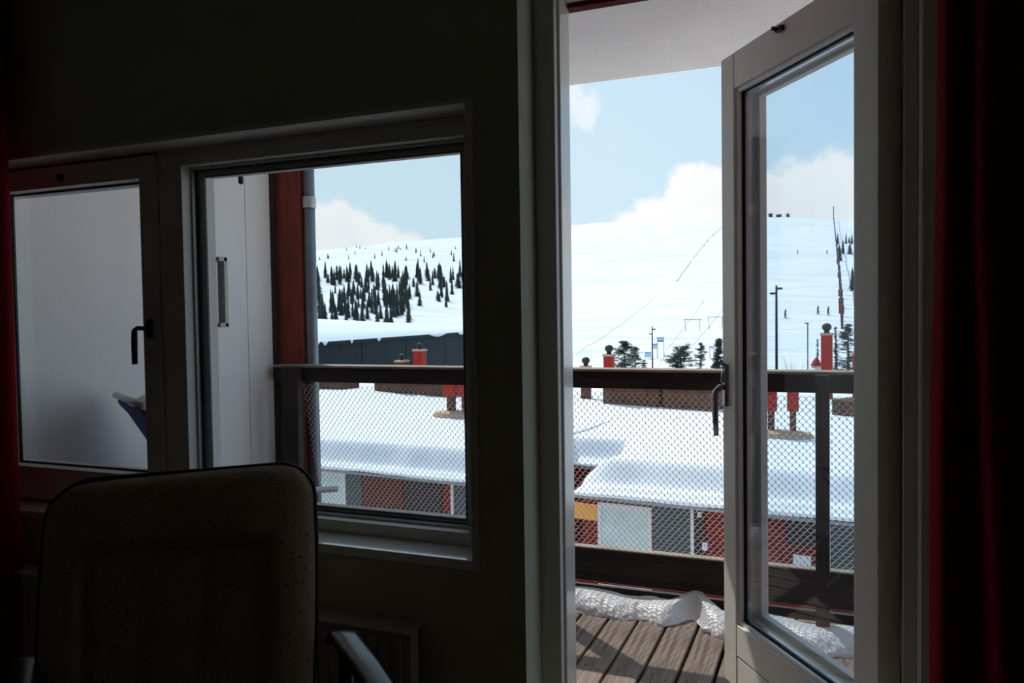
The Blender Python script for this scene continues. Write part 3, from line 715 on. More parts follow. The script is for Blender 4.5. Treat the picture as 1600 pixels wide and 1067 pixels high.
def vent(pts, ybase, ypost, yhood, trayl, trayr, label):
    c = roofpt((trayl + trayr) / 2, ybase); aL = on(1, c.y, trayl, ybase).x; aR = on(1, c.y, trayr, ybase).x; R = (aR - aL) / 2
    r = empty('roof_vent', (c.x, c.y, ZR - .1), label, 'vent', 'roof vents on round trays')
    m = MB().lathe((0, 0, 0), [(R * .97, 0), (R, .16), (R * .9, .26), (R * .5, .31), (.02, .32)], 20)
    m.v = [(c.x + v[0], c.y + v[1] * .6, ZR - .1 + v[2]) for v in m.v]; m.build('tray', TAN, r)
    for p in pts:
        x = on(1, c.y, p, ypost).x; wv = on(1, c.y, p + 5, ypost).x - x; zs = on(1, c.y, p, ypost).z; zt = on(1, c.y, p, yhood).z
        MB().box(x - wv, x + wv, c.y - wv, c.y + wv, ZR + .1, zs).build('post', BRICKB, r, bevel=.01)
        MB().box(x - wv * 1.8, x + wv * 1.8, c.y - wv * 1.8, c.y + wv * 1.8, zs, zt).build('hood', REDM, r, bevel=.02)
vent((705, 728), 651, 619, 598, 678, 752, 'twin brown vent posts with red hoods on a round tray, window view')
vent((1239, 1205), 684, 642, 608, 1166, 1272, 'brown vent post with red hood on a wide tray behind the door glass')

# dark barn beyond the roof
be = -.49
bL = on(2, be, 474, 541); bR = on(2, be, 731, 521); bd_ = (bR - bL).normalized(); bn = Vector((bd_.y, -bd_.x, 0))
if bn.x < 0: bn = -bn
bl = empty('barn', bL + (bR - bL) * .5 - Vector((0, 0, 4.5)), 'long dark slate blue building with snow roof beyond the terrace', 'building')
Lb = (bR - bL).length
seams = [474, 565, 634, 696, 731]
sv = []
for px in seams:
    w_ = onplane(px, 535, bL, bn); sv.append((w_ - bL).dot(bd_))
sv = [-12, -8.6, -5.2, -2.2] + sv + [Lb + 2.2]
for a_, b_ in zip(sv[:-1], sv[1:]):
    MB().obox(bL + bd_ * (a_ + .06) + Vector((0, 0, -5)), bd_ * (b_ - a_ - .12), bn * -.12, Vector((0, 0, 5))).build('wall_panel', BARN, bl)
MB().obox(bL + bd_ * -12 - bn * .13 + Vector((0, 0, -5)), bd_ * (12 + Lb + 2.2), bn * -8, Vector((0, 0, 4.9))).build('wall_core', BARND, bl)
MB().obox(bL + bd_ * -12 + bn * .25 + Vector((0, 0, -.02)), bd_ * (14.2 + Lb), bn * -.5, Vector((0, 0, .22))).build('eave', BARN, bl)
# its snow roof
rl_ = onplane(474, 497, bL - bn * 5, bn); rr_ = onplane(731, 511, bL - bn * 5, bn)
sn2 = MB()
def bsf(u, v):
    t = -12 + u * (14.2 + Lb); q = (t - (rl_ - bL).dot(bd_)) / ((rr_ - rl_).dot(bd_))
    zt = rl_.z + (rr_.z - rl_.z) * q
    ze = be + .22
    e = .3 - .0 * v; y = v * 5.3
    if v < .04: return bL + bd_ * t + bn * (.27 - v) + Vector((0, 0, .2 + v * 4))
    return bL + bd_ * t + bn * (.25 - y) + Vector((0, 0, (ze + .16 + (zt - ze - .16) * math.sin(v * math.pi / 2)) - be))
sn2.grid(80, 14, bsf); sn2.grid(2, 2, lambda u, v: bL + bd_ * (-12 + u * (14.2 + Lb)) + bn * (-5.05 - v * 3) + Vector((0, 0, rr_.z - be - .2 - v * 2)))
sn2.build('roof_snow', SNOW, bl, smooth=True)
for (pa, pb) in ((483, 492), (497, 505), (541, 545), (583, 589), (666, 692), (711, 722)):
    a = (onplane(pa, 530, bL, bn) - bL).dot(bd_); b = (onplane(pb, 530, bL, bn) - bL).dot(bd_)
    MB().grid(8, 4, lambda u, v: bL + bd_ * (a + (b - a) * u) + bn * (.29 + .05 * math.sin(v * 3.14)) + Vector((0, 0, .22 - v * (.05 + .22 * math.sin(u * math.pi))))).build('snow_lump', SNOW, bl, smooth=True, solid=.04)

# ------------------------------------------------------------------ terrain
ridge_px = [(300, 402), (470, 392), (520, 389), (560, 385), (640, 376), (727, 371), (800, 362), (895, 351), (1000, 344), (1100, 340), (1200, 338), (1270, 341), (1335, 346), (1500, 352)]
ridge = sorted(azimuth(*p) for p in ridge_px)
def rid(a):
    if a <= ridge[0][0]: return ridge[0][1] + (ridge[0][0] - a) * .02
    if a >= ridge[-1][0]: return ridge[-1][1] - (a - ridge[-1][0]) * .03
    for (a_, e_), (b_, g_) in zip(ridge[:-1], ridge[1:]):
        if a_ <= a <= b_: return e_ + (g_ - e_) * (a - a_) / (b_ - a_)
RR = 720.
def ground(r, a):
    zr = 1.22 + RR * math.tan(rid(a))
    t = (r - 130) / (RR - 130)
    base = -8.5 + 1.5 * smooth(60, 110, r) + 3.0 * smooth(110, 170, r)
    if t > 0:
        z = base + (zr - base) * (t if t < 1 else 1) ** 1.12
    else: z = base
    if r > RR: z = zr - (r - RR) * .12
    x, y = r * math.sin(a), r * math.cos(a)
    amp = smooth(120, 260, r) * (1 - smooth(RR - 120, RR, r))
    lf = 1 - smooth(-.42, -.30, a)
    z += amp * (7 * (vn(x * .011, y * .013, 1) - .5) * (.5 + lf) + 2.2 * (vn(x * .035, y * .04, 2) - .5) + .8 * (vn(x * .11, y * .1, 3) - .5))
    if r > RR - 60: z += 1.2 * (vn(a * 60, 1) - .5) * (1 if r <= RR + 1 else .6)
    return z
def gxyz(r, a): return Vector((r * math.sin(a), -1.8 + r * math.cos(a), ground(r, a)))
rads = [12, 20, 30, 40] + [40 + 8 * i for i in range(1, 12)] + [128 + 6 * i for i in range(1, 99)] + [RR, RR + 15, RR + 60, RR + 150]
rads = sorted(set(r for r in rads if r <= RR or r > RR)); na = 300; A0, A1 = -1.25, .95
tm = MB(); tm.grid(na, len(rads) - 1, lambda u, v: gxyz(rads[int(round(v * (len(rads) - 1)))], A0 + u * (A1 - A0)))
tag(tm.build('hillside', SNOWF, smooth=True), 'wide snow covered ski hill rising to a smooth ridge', 'hill', kind='structure')
def hit(px, py, rmin=60, rmax=RR):
    a, e = azimuth(px, py); r = rmin
    while r < rmax:
        if ground(r, a) > 1.22 + r * math.tan(e): break
        r += 2
    return gxyz(r, a), r, a

# ------------------------------------------------------------------ trees
def spruce_mesh(name, seed, h=8.0, layers=11, rad=1.25, thin=.5):
    R = random.Random(seed); m = MB()
    m.tube([(0, 0, -.5), (0, 0, h * .95)], [.10, .03], 5, 1)
    for k in range(layers):
        t = k / layers; z = h * (.06 + .9 * t); r = rad * (1 - t) ** .8 * R.uniform(.75, 1.15) + .08; nn = R.randint(8, 11); k0 = len(m.v)
        top_ = z + h * .13
        m.v.append((0, 0, min(top_, h * 1.0)))
        a0_ = R.uniform(0, 6)
        for j in range(nn * 2):
            rr = r * (R.uniform(.8, 1.15) if j % 2 == 0 else R.uniform(.3, .5)); t_ = a0_ + math.pi * j / nn
            m.v.append((rr * math.cos(t_), rr * math.sin(t_), z - (r * .35 if j % 2 == 0 else 0) + R.uniform(-.1, .1)))
        for j in range(nn * 2): m.f.append((k0, k0 + 1 + j, k0 + 1 + (j + 1) % (nn * 2))); m.m.append(0)
    m.tube([(0, 0, h * .9), (0, 0, h * 1.08)], [.06, .01], 4, 0)
    return m
protos = []
for i, (h, lay, rad) in enumerate(((8, 11, 1.35), (9, 12, 1.1), (6.5, 9, 1.6), (7.5, 10, 1.0), (5, 8, 1.5))):
    o = spruce_mesh('spruce', i + 1, h, lay, rad).build('spruce', [SPR, TRUNK]); COL.objects.unlink(o); protos.append(o)
RT = random.Random(11)
def put_spruce(px, py, sc_, label, group):
    p, r, a = hit(px, py, 60); o = RT.choice(protos).copy(); COL.objects.link(o); o.location = p - Vector((0, 0, .2)); o.rotation_euler.z = RT.uniform(0, 6); s_ = sc_ * RT.uniform(.75, 1.25); o.scale = (s_ * RT.uniform(.9, 1.4), s_ * RT.uniform(.9, 1.4), s_)
    return tag(o, label, 'tree', group)
cnt = 0; tries = 0
FL = 'dark spruce in the forest belt on the left hillside'
while cnt < 285 and tries < 20000:
    tries += 1; px = RT.uniform(464, 745); py = RT.uniform(430, 507)
    dens = .5 + .8 * (vn(px * .045, py * .09, 5) > .45)
    if py < 441: dens = 1.2
    if px < 500 and py < 470: dens = 1.4
    if px > 640 and py > 478 - (px - 640) * .10: dens *= .04
    if 500 < px < 530 and 447 < py < 480: dens *= .2
    if 555 < px < 600 and 455 < py < 475: dens *= .3
    if px > 640: dens *= .65
    if RT.random() > dens * .7: continue
    p, r, a = hit(px, py, 60)
    put_spruce(px, py, (.30 + .0028 * r) * .64, FL, 'spruces in the forest belt'); cnt += 1
for k in range(34):
    px = RT.uniform(475, 735); py = RT.uniform(384, 415)
    put_spruce(px, py, .42, 'tiny scattered spruce on the open slope above the forest belt', 'scattered spruces above the forest')
for px, py, lb in ((1309, 382, 'small spruce just right of the lift line in the top row below the ridge'), (1322, 381, 'leftmost of three small spruces close together below the ridge'), (1327, 380, 'middle of three small spruces close together below the ridge'),
                   (1331, 382, 'rightmost of three small spruces close together below the ridge'), (1311, 398, 'left spruce of the close pair in the second row by the lift line'), (1317, 397, 'right spruce of the close pair in the second row by the lift line'),
                   (1328, 397, 'lone small spruce at the right of the second row by the door stile'), (1312, 408, 'small spruce below the pair, right beside the lift line'), (1332, 454, 'low spruce halfway down the hill by the door stile, behind glass')):
    put_spruce(px, py, .75, lb, 'spruces by the lift line')

def pine(name, px, base_r, ytop, width_px, label, seed, shape='pine', dens=1.0):
    R = random.Random(seed); a, e = azimuth(px, ytop); foot = gxyz(base_r, a); zt = 1.22 + base_r * math.tan(e); h = zt - foot.z
    wd = width_px / FPX * base_r * .5 * 1.05
    r = empty(name, foot, label, 'tree', 'trees beyond the terrace roof')
    tk = MB(); lean = R.uniform(-.02, .02) * h
    def axis(t): return Vector((foot.x + lean * t * t, foot.y, foot.z + h * t))
    tk.tube([axis(t) for t in (-.03, .25, .5, .75, .97)], [.05 * h * .55, .04 * h * .5, .03 * h * .5, .02 * h * .45, .01], 7)
    fo = MB()
    nb = int((75 if shape == 'pine' else 120) * dens)
    for i in range(nb):
        t = (R.uniform(.40, 1.0) if shape == 'pine' else R.uniform(.1, 1.0))
        if shape == 'pine': prof = (.35 + .65 * math.sin(math.pi * min(1, (1.02 - t) / .75) * .62)) * (1 if t < .93 else .6)
        elif shape == 'round': prof = math.sqrt(max(0, 1 - ((t - .45) / .6) ** 2))
        else: prof = (1.02 - t) ** .85
        ang = R.uniform(0, 2 * math.pi); ln = wd * prof * R.uniform(.45, 1.05); b0 = axis(t * .97)
        tip = b0 + Vector((math.cos(ang) * ln, math.sin(ang) * ln, ln * (R.uniform(-.05, .3) if shape != 'spruce' else R.uniform(-.35, -.1))))
        tk.tube([b0, b0.lerp(tip, .5) + Vector((0, 0, .03 * ln)), tip], [.006 * h, .004 * h, .002 * h], 4)
        for c in range(3 if shape != 'spruce' else 4):
            q = b0.lerp(tip, R.uniform(.35, 1.05)) + Vector((R.uniform(-.1, .1), R.uniform(-.1, .1), R.uniform(-.02, .1))) * wd
            cr = wd * R.uniform(.13, .27)
            for k in range(26):
                u = Vector((R.gauss(0, 1), R.gauss(0, 1), R.gauss(0, .55))); u.normalize(); c_ = q + Vector((u.x, u.y, u.z * .55)) * cr * R.uniform(.3, 1)
                d1_ = Vector((R.uniform(-1, 1), R.uniform(-1, 1), R.uniform(-.6, .8))) * cr * .34; d2_ = Vector((R.uniform(-1, 1), R.uniform(-1, 1), R.uniform(-.5, .5))) * cr * .26
                fo.add([c_ - d1_, c_ + d1_, c_ + d2_], [(0, 1, 2)])
    tk.build('trunk', TRUNK, r, smooth=True); fo.build('foliage', PINE if shape != 'spruce' else SPR, r)
    return r
pine('pine_tree', 976, 95, 533, 44, 'tall open pine just right of the red chimney', 21)
pine('pine_tree', 992, 100, 540, 30, 'smaller pine leaning against the tall pine left of the lamp post', 22, dens=.7)
pine('bush', 1005, 96, 562, 18, 'low dark bush at the foot of the lamp post', 23, 'round', .5)
pine('pine_tree', 1063, 80, 540, 50, 'broad round pine in the middle of the doorway view', 24, 'round', 1.3)
pine('pine_tree', 1095, 92, 534, 24, 'slender sparse pine between the broad pine and the door stile', 25)
pine('spruce_tree', 1122, 84, 527, 36, 'dense spruce touching the door stile left edge', 26, 'spruce', 1.6)
pine('spruce_tree', 1277, 92, 527, 13, 'narrow spruce left of the tall red chimney, behind glass', 27, 'spruce', .8)
pine('spruce_tree', 1307, 88, 508, 17, 'narrow spruce right of the tall red chimney, behind glass', 28, 'spruce', 1)
pine('pine_tree', 1325, 84, 503, 34, 'dense pine at the right edge of the door glass', 29, 'pine', 1.3)
def bare_bush(px, r0_, ytop, label, seed):
    R = random.Random(seed); a, e = azimuth(px, ytop); foot = gxyz(r0_, a); h = 1.22 + r0_ * math.tan(e) - foot.z; m = MB()
    for k in range(26):
        an = R.uniform(0, 6.3); sp = R.uniform(.1, .5) * h; p = [foot + Vector((math.cos(an) * sp * t, math.sin(an) * sp * t, h * R.uniform(.8, 1) * t)) for t in (0, .35, .7, 1)]
        m.tube(p, [.03, .022, .014, .006], 4)
    tag(m.build('bare_bush', TRUNK), label, 'bush')
bare_bush(1245, 80, 555, 'leafless bush behind the door glass left of the red cone', 5)

# ------------------------------------------------------------------ lamp posts, lifts, banners
def floodlight(px, ytop, r, heads, label, th_=.10):
    a, e = azimuth(px, ytop); foot = gxyz(r, a); zt = 1.22 + r * math.tan(e)
    o = empty('lamp_post', foot, label, 'lamp post', 'floodlight posts')
    MB().tube([foot - Vector((0, 0, .5)), Vector((foot.x, foot.y, zt))], [th_ * 1.3, th_ * .8], 8).build('pole', BLACKM, o, smooth=True)
    for sg, dy, sz in heads:
        z = zt - dy / FPX * r; L_ = sz / FPX * r; c = Vector((foot.x, foot.y, z)); ux = Vector((math.cos(a), -math.sin(a), 0)) * sg
        MB().tube([c, c + ux * L_ * .4], th_ * .5, 6).build('arm', BLACKM, o)
        q = MB().obox(c + ux * L_ * .1 - Vector((0, .3, .02 * r / 20)), ux * L_, Vector((0, .5, 0)), Vector((ux.x * .0, 0, L_ * .38))).build('lamp_head', GREYD, o, bevel=.05)
floodlight(1019, 510, 110, ((1, 4, 4.5), (-1, 11, 4)), 'floodlight post with two heads between pine and banners, doorway view', .09)
floodlight(1053.5, 522, 150, ((1, 3, 4), (-1, 8, 3.6)), 'second, farther floodlight post behind the broad pine', .10)
floodlight(1213, 446, 55, ((1, 5, 8), (-1, 12, 8)), 'tall floodlight post seen through the door glass', .085)
def banner(pxl, pxr, yt, yb, dark, label, r=130):
    a, e = azimuth(pxl, yt); b, e2 = azimuth(pxr, yb)
    zt = 1.22 + r * math.tan(e); zb = 1.22 + r * math.tan(e2); A_ = gxyz(r, a); B_ = gxyz(r, b)
    o = empty('slope_banner', (A_ + B_) / 2, label, 'banner', 'banners on the slope')
    for p in (A_, B_): MB().tube([Vector((p.x, p.y, p.z - .3)), Vector((p.x, p.y, zt + .1))], .045, 6).build('pole', GREYD, o)
    e_ = B_ - A_; e_.z = 0; n_ = Vector((e_.y, -e_.x, 0)).normalized() * .05; H = zt - zb
    z_ = lambda t: Vector((A_.x, A_.y, zb + H * t))
    MB().obox(z_(0), e_, n_, Vector((0, 0, H * .3))).build('cloth_lower', BAND if dark else BANW, o)
    MB().obox(z_(.3), e_, n_, Vector((0, 0, H * .45))).build('cloth_middle', BANW, o)
    MB().obox(z_(.75), e_, n_, Vector((0, 0, H * .25))).build('cloth_upper', BANB, o)
banner(1027, 1037, 527, 534, True, 'uppermost blue and white banner right of the lamp post')
banner(1019.5, 1027, 537, 545, False, 'middle blue and white banner touching the lamp post')
banner(1008, 1017, 550, 558, False, 'lowest blue and white banner left of the lamp post')
banner(1109, 1115, 541, 545, False, 'blue banner beside the dense spruce near the door stile')
def pylon(pxl, pxr, yt, yb, label, r=None):
    p, r, a = hit((pxl + pxr) / 2, yb, 120); bL_, _ = azimuth(pxl, yt); bR_, e = azimuth(pxr, yt); zt = 1.22 + r * math.tan(e)
    o = empty('lift_pylon', p, label, 'lift pylon', 'portal pylons of the ski lift')
    PL = Vector((r * math.sin(bL_), -1.8 + r * math.cos(bL_), zt)); PR = Vector((r * math.sin(bR_), -1.8 + r * math.cos(bR_), zt)); m_ = (PL + PR) / 2; th_ = .0003 * r
    for s_, T in ((-1, PL), (1, PR)):
        F_ = m_.lerp(T, .72); F_.z = ground(r, math.atan2(F_.x, F_.y + 1.8)) - .3
        MB().tube([F_, m_.lerp(T, .86)], th_, 5).build('leg', GREYD, o)
    MB().tube([PL, PR], th_ * 1.1, 5).build('crossbeam', GREYD, o)
    return PL, PR
a1_, b1_ = pylon(1068, 1096, 499, 519, 'nearer portal pylon of the ski lift above the broad pine')
a2_, b2_ = pylon(1105, 1131, 495, 517, 'second portal pylon of the ski lift by the door stile')
def cable(pts, name, label, rad, m=GREYD, cat='cable', grp=None):
    o = MB().tube(pts, rad, 4).build(name, m); return tag(o, label, cat, grp)
def hillpts(pl, dz=.3, n=6):
    o = []
    for (a_, b_), (c_, d_) in zip(pl[:-1], pl[1:]):
        for i in range(n): t = i / n; o.append(hit(a_ + (c_ - a_) * t, b_ + (d_ - b_) * t, 110)[0] + Vector((0, 0, dz)))
    o.append(hit(*pl[-1], 110)[0] + Vector((0, 0, dz))); return o
TRK = mat('grey ski track', (.70, .71, .72), .9)  # slightly greyer than the snow around it
cable(hillpts([(1127, 356), (1108, 372), (1092, 392), (1072, 418), (1057, 440)], .05), 'ski_track', 'thin dark ski track curving down the upper slope', .28, TRK, 'track', 'ski tracks on the slope')
cable(hillpts([(1022, 466), (1000, 486), (965, 512), (930, 535), (900, 556)], .0), 'ski_track', 'long faint ski track crossing the lower slope behind the chimney', .10, TRK, 'track', 'ski tracks on the slope')
cable(hillpts([(1100, 470), (1070, 512), (1040, 550), (1028, 575)], .0), 'ski_track', 'faint track running down under the ski lift pylons', .10, TRK, 'track', 'ski tracks on the slope')
cable(hillpts([(1131, 482), (1108, 512), (1080, 545)], .0), 'ski_track', 'faint track right of the first lift pylon', .10, TRK, 'track', 'ski tracks on the slope')
# straight lift line up to the ridge
lt = empty('drag_lift', hit(1313, 500, 110)[0], 'straight drag lift line climbing to the ridge, seen through the door glass', 'ski lift')
line = [(1302.5, 344), (1305, 370), (1308, 400), (1311, 430), (1313, 460), (1314.5, 490), (1316, 515)]
pts = hillpts(line, 4, 4)
MB().tube([p + Vector((0, 0, 0)) for p in pts], .16, 4).build('cable', GREYD, lt)
for i, p in enumerate(hillpts(line, 0, 4)):
    MB().tube([p - Vector((0, 0, .5)), p + Vector((0, 0, 4.6 + (7 if i == 0 else 0)))], .22 if i else .3, 5).build('mast', GREYD, lt)
    if i in (10, 13, 17, 19, 21): MB().obox(p + Vector((-.5, -.3, .6)), Vector((1, 0, 0)), Vector((0, .6, 0)), Vector((0, 0, 1.6))).build('marker', REDM, lt)
for i, (px, py, hh, ww, lb) in enumerate(((1204, 341, 5, 3, 'leftmost low hut on the ridge top behind glass'), (1217, 340, 3.5, 4, 'middle low hut on the ridge top behind glass'), (1231, 341, 4.5, 2.5, 'rightmost low hut on the ridge top behind glass'))):
    a, e = azimuth(px, py); p = gxyz(RR - 4, a); o = empty('lift_hut', p, lb, 'hut', 'huts on the ridge')
    MB().box(p.x - ww / 2, p.x + ww / 2, p.y - 2, p.y + 2, p.z - 2, p.z + hh * .5).build('wall', GREYD, o)
    MB().box(p.x - ww / 2 - .5, p.x + ww / 2 + .5, p.y - 2.5, p.y + 2.5, p.z + hh * .5, p.z + hh * .62).build('roof', SNOW, o)
    MB().tube([p, p + Vector((0, 0, hh))], .15, 5).build('mast', GREYD, o)
# thin post and red cone hut
a, e = azimuth(1262, 505); p = gxyz(75, a)
o = empty('signal_post', p, 'thin tall post left of the tall red chimney, behind glass', 'post')
MB().tube([p, Vector((p.x, p.y, 1.22 + 75 * math.tan(e)))], .05, 6).build('pole', GREYD, o)
MB().tube([Vector((p.x - .25, p.y, 1.22 + 75 * math.tan(e))), Vector((p.x + .1, p.y, 1.22 + 75 * math.tan(e)))], .05, 6).build('arm', GREYD, o)
a, e = azimuth(1275.5, 558); p = gxyz(62, a); zt = 1.22 + 62 * math.tan(e)
o = empty('cone_hut', p, 'small round kiosk with red cone roof beside the tall red chimney', 'hut')
MB().lathe((p.x, p.y, p.z), [(.32, 0), (.32, zt - p.z - .6)], 16).build('wall', WHITEP, o, smooth=True)
MB().lathe((p.x, p.y, zt - .62), [(.40, 0), (.38, .04), (.22, .38), (.03, .62)], 16).build('roof', REDM, o, smooth=True)
# skiers on the slope
for px, py, lb in ((1246, 397, 'tiny skier high on the slope behind the glass'), (1292, 397, 'tiny skier near the lift line, higher of the two'), (1227, 498, 'tiny skier right of the floodlight post'), (1278, 492, 'tiny skier halfway down behind the glass'), (1294, 493, 'tiny skier just left of the lift line')):
    p, r, a = hit(px, py, 120); o = empty('person', p, lb, 'person', 'distant skiers'); k = 1.0
    q = MB(); q.tube([p + Vector((-.12, 0, 0)), p + Vector((-.10, 0, .45)), p + Vector((-.05, 0, .9)), p + Vector((0, 0, 1.15)), p + Vector((.05, 0, 1.45)), p + Vector((.05, 0, 1.55)), p + Vector((.06, 0, 1.68)), p + Vector((.06, 0, 1.8))], [.08, .10, .14, .17, .2, .07, .12, .05], 7)
    q.tube([p + Vector((.14, .1, 0)), p + Vector((.16, .05, .45)), p + Vector((.03, 0, .9))], [.08, .10, .13], 6); q.build('body', GREYD, o, smooth=True)
    MB().box(p.x - .7, p.x + .7, p.y - .06, p.y + .06, p.z - .02, p.z + .03).build('ski', REDM, o)

# ------------------------------------------------------------------ indoor furniture
# curtains
def curtain(name, path, z0, z1, label, edgef):
    m = MB(); n = 160
    # resample a smooth path
    def P(u):
        t = u * (len(path) - 1); i = min(int(t), len(path) - 2); f_ = t - i
        p0 = Vector(path[max(i - 1, 0)]); p1 = Vector(path[i]); p2 = Vector(path[i + 1]); p3 = Vector(path[min(i + 2, len(path) - 1)])
        return .5 * ((2 * p1) + (p2 - p0) * f_ + (2 * p0 - 5 * p1 + 4 * p2 - p3) * f_ * f_ + (3 * p1 - p0 - 3 * p2 + p3) * f_ ** 3)
    def g(u, v):
        p = P(u); z = z0 + (z1 - z0) * v; k = edgef(u, z)
        return (p.x + k[0], p.y + k[1], z)
    m.grid(n, 60, g); o = m.build(name, CURT, smooth=True, solid=.004); return tag(o, label, 'curtain', 'dark red curtains')
def ef(u, z):
    t = (1.8 - z) / 1.3; a_ = -.018 * t * math.exp(-u * 12)
    b_ = .045 * max(0, t - .35) * math.exp(-((u - .33) / .10) ** 2)
    return (a_ + b_ + .013 * math.exp(-u * 5) + .004 * math.sin(z * 5) * math.exp(-u * 9), .01 * math.sin(z * 2.3 + u * 9) * (u > .05))
curtain('curtain', [(.205, -.040), (.181, -.055), (.177, -.11), (.188, -.150), (.214, -.150), (.228, -.115), (.233, -.125), (.234, -.17), (.240, -.215), (.268, -.228), (.30, -.19), (.33, -.10), (.36, -.07), (.375, -.14), (.40, -.18), (.44, -.15), (.47, -.08), (.51, -.09), (.53, -.16), (.57, -.17), (.60, -.09), (.66, -.10), (.69, -.16), (.75, -.14)],
        .03, 2.38, 'heavy dark red curtain to the right of the balcony door', ef)
def ef2(u, z): return (-.080 - .022 * (1 - smooth(.6, 1.7, z)) * (u > .8), .008 * math.sin(z * 2 + u * 7))
curtain('curtain', [(-3.1, -.10), (-3.05, -.16), (-2.98, -.15), (-2.94, -.09), (-2.88, -.08), (-2.84, -.16), (-2.78, -.17), (-2.74, -.09), (-2.67, -.08), (-2.63, -.16), (-2.56, -.16), (-2.52, -.09), (-2.45, -.09), (-2.41, -.16), (-2.35, -.17), (-2.305, -.15), (-2.29, -.11), (-2.30, -.08)],
        .03, 2.38, 'heavy dark red curtain at the left edge of the window', ef2)
for x0_, x1_, lb in ((-3.2, -2.2, 'dark curtain rod above the left curtain'), (.1, .95, 'dark curtain rod above the right curtain')):
    r = empty('curtain_rod', ((x0_ + x1_) / 2, -.12, 2.38), lb, 'curtain rod')
    MB().tube([(x0_, -.12, 2.395), (x1_, -.12, 2.395)], .011, 10).build('rod', BLACKM, r, smooth=True)
    for xx in (x0_ + .06, x1_ - .06): MB().box(xx - .008, xx + .008, -.12, 0, 2.39, 2.40).build('bracket', BLACKM, r)

# radiator under the window
ra = empty('radiator', (-1.7, -.06, .12), 'white ribbed panel radiator in the dark under the window', 'radiator')
B(-2.75, -.98, -.085, -.045, .12, .425).build('panel', RADI, ra, bevel=.004)
B(-2.75, -.98, -.105, -.030, .426, .434).build('top_grille', RADI, ra, bevel=.002)
pr0 = None
for i in range(48):
    xx = -2.73 + i * .0365
    if pr0 is None: pr0 = B(-.009, .009, -.092, -.0855, .14, .41).build('rib', RADI, ra, bevel=.003); o = pr0
    else: o = pr0.copy(); COL.objects.link(o)
    o.location = (xx, 0, 0)
for xx in (-2.5, -1.2): B(xx - .02, xx + .02, -.044, -.001, .2, .36).build('wall_bracket', RADI, ra)
for xx in (-1.02, -1.10): MB().tube([(xx, -.06, .12), (xx, -.06, .0)], .008, 8).build('pipe', RADI, ra)

# armchair
cL = Vector((-1.600, -.575, 0)); cR = Vector((-1.125, -.275, 0)); W_ = (cR - cL).normalized(); F_ = Vector((W_.y, -W_.x, 0)); CW = (cR - cL).length
ac = empty('armchair', (cL + cR) / 2 + F_ * .3, 'high backed armchair in beige dotted fabric with dark piping, back to the window', 'armchair')
REC = math.radians(13)
def ap(wd, h, o):   # wd 0..CW, h height along back from seat, o outward towards camera
    base = cL + W_ * wd + Vector((0, 0, .885))
    dwn = .56 - h
    return base + F_ * (dwn * math.sin(REC)) + Vector((0, 0, -dwn * math.cos(REC))) + (F_ * math.cos(REC) + Vector((0, 0, math.sin(REC)))) * o
def outline(t, rad_l=.10, rad_r=.075, w0=-.012, w1=None, h1=.56, h0=-.10, inset=0):
    pass
HW = CW / 2
def halfw(h):   # silhouette half width at height h (0 seat .. .56 top)
    return HW + .012 * math.sin(h * 5) - .004
def back(front_):
    m = MB(); nu, nv = 56, 60
    def g(u, v):
        # superellipse mapping of the square to a rounded rectangle
        x = 2 * u - 1; h = -.14 + v * .70
        hw = halfw(h)
        rr = .095 if x < 0 else .075
        topd = .56 - h
        if topd < rr: hw = hw - rr + math.sqrt(max(0, rr * rr - (rr - topd) ** 2))
        hw = max(hw, .001)
        wd = HW + x * hw; slope_top = -.020 * (1 - (x + 1) / 2) * smooth(.40, .56, h)
        e = (1 - abs(x) ** 6) ** .5 * (1 - max(0, 1 - topd / .05) ** 2) ** .5 if topd < .05 else (1 - abs(x) ** 6) ** .5
        th = .062
        # tufting: inner field with channels
        inner = 0
        hb_, xb = .385, .62
        if front_:
            d = min((xb - abs(x)) * HW, hb_ - h)
            groove = math.exp(-(d / .012) ** 2)
            inner = -.034 * groove - .016 * smooth(0, .03, d)
            for gx in (-.22, .22): inner -= .020 * math.exp(-((x - gx) * HW / .014) ** 2) * smooth(0, .03, d)
            for hh in (.20, .02): 
                for gx in (-.62, -.22, .22, .62): inner -= .020 * math.exp(-(((x - gx) * HW) ** 2 + (h - hh) ** 2) / .022 ** 2)
            inner += .0035 * (vn(x * 7, h * 22, 3) - .5)
        return ap(wd, h + slope_top, (th * e + inner * e) if front_ else -.055 * e)
    m.grid(nu, nv, g); return m
back(True).build('back_cushion', FAB, ac, smooth=True); back(False).build('back_shell', FAB, ac, smooth=True)
def sil(v, side):
    h = -.14 + v * .70; hw = halfw(h); rr = .095 if side < 0 else .075; td = .56 - h
    if td < rr: hw = hw - rr + math.sqrt(max(0, rr * rr - (rr - td) ** 2))
    return ap(HW + side * hw, h - .020 * (1 - (side * hw / HW + 1) / 2) * smooth(.40, .56, h), .0)
vs_ = [i / 60 * .8 for i in range(61)] + [.8 + .2 * math.sin(i / 40 * math.pi / 2) for i in range(1, 41)]
loop = [sil(v, -1) for v in vs_] + [sil(v, 1) for v in reversed(vs_)]
MB().tube(loop, .006, 8).build('piping', RUB, ac, smooth=True)
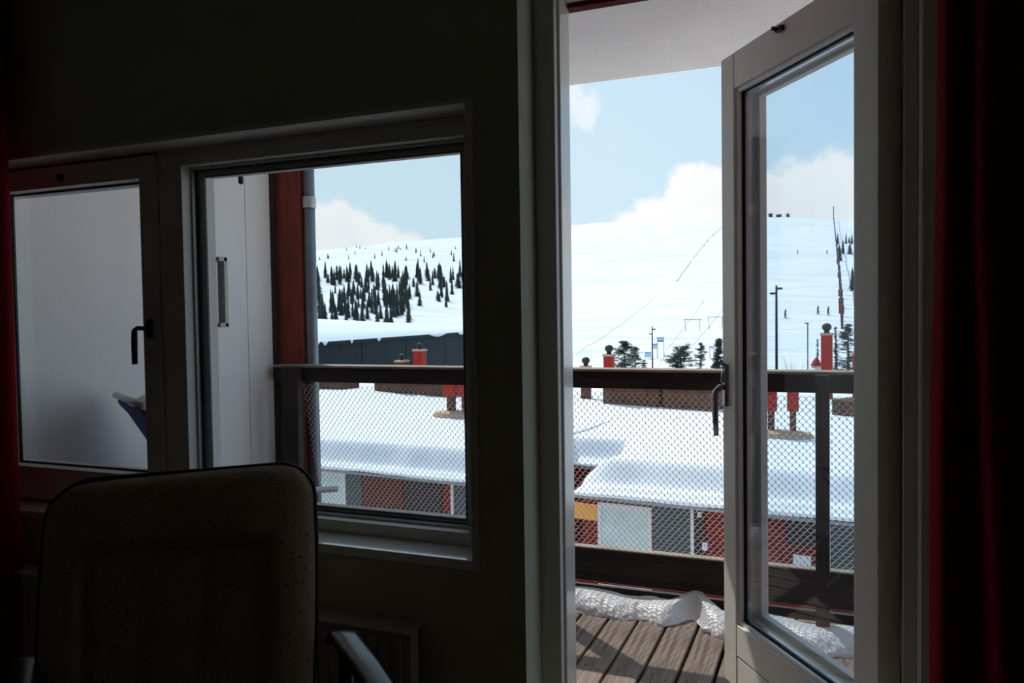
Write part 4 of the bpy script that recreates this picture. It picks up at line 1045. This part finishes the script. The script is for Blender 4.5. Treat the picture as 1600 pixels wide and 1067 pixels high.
# seat, arms, frame
def seatf(u, v):
    x = 2 * u - 1; e = (1 - abs(x) ** 6) ** .5 * (1 - abs(2 * v - 1) ** 8) ** .5
    return cL + W_ * (HW + x * (HW + .02)) + F_ * (.10 + v * .52) + Vector((0, 0, .33 + .07 * e))
MB().grid(24, 24, seatf).build('seat_cushion', FAB, ac, smooth=True)
MB().grid(2, 2, lambda u, v: cL + W_ * (u * CW) + F_ * (.10 + v * .52) + Vector((0, 0, .33))).build('seat_base', FAB, ac, solid=.03)
for sd, wd in ((-1, -.055), (1, CW + .045)):
    arm = MB()
    pts_ = [(.0, .46), (.06, .49), (.20, .485), (.40, .465), (.58, .44), (.62, .41)]
    def af(u, v):
        t = u * (len(pts_) - 1); i = min(int(t), len(pts_) - 2); f_ = t - i; q0 = Vector(pts_[i]); q1 = Vector(pts_[i + 1]); q = q0.lerp(q1, f_)
        an = v * 2 * math.pi; c_, s_ = math.cos(an), math.sin(an)
        sx = .032 * (abs(c_) ** .6) * (1 if c_ > 0 else -1); sz = .015 * (abs(s_) ** .6) * (1 if s_ > 0 else -1)
        k = math.sin(min(1, u / .06, (1 - u) / .06) * math.pi / 2) ** .5 if 0 < u < 1 else 0.02
        return cL + W_ * (wd + sx * k + q.x * .32) + F_ * q.x + Vector((0, 0, q.y + sz * k))
    arm.grid(30, 16, af).build('armrest', WOODA, ac, smooth=True)
    for fd in (.08, .56):
        a_ = cL + W_ * (wd + fd * .32) + F_ * fd
        MB().tube([a_ + F_ * (.05 if fd > .3 else -.06), a_ + Vector((0, 0, .30)), a_ + Vector((0, 0, .45))], [.018, .02, .018], 10).build('leg', WOODA, ac, smooth=True)
    MB().tube([cL + W_ * (wd + .026) + F_ * .08 + Vector((0, 0, .30)), cL + W_ * (wd + .18) + F_ * .56 + Vector((0, 0, .32))], .016, 8).build('side_rail', WOODA, ac, smooth=True)
for fd in (.12, .54): MB().tube([cL + W_ * -.055 + F_ * fd + Vector((0, 0, .305)), cL + W_ * (CW + .045) + F_ * fd + Vector((0, 0, .305))], .014, 8).build('cross_rail', WOODA, ac, smooth=True)
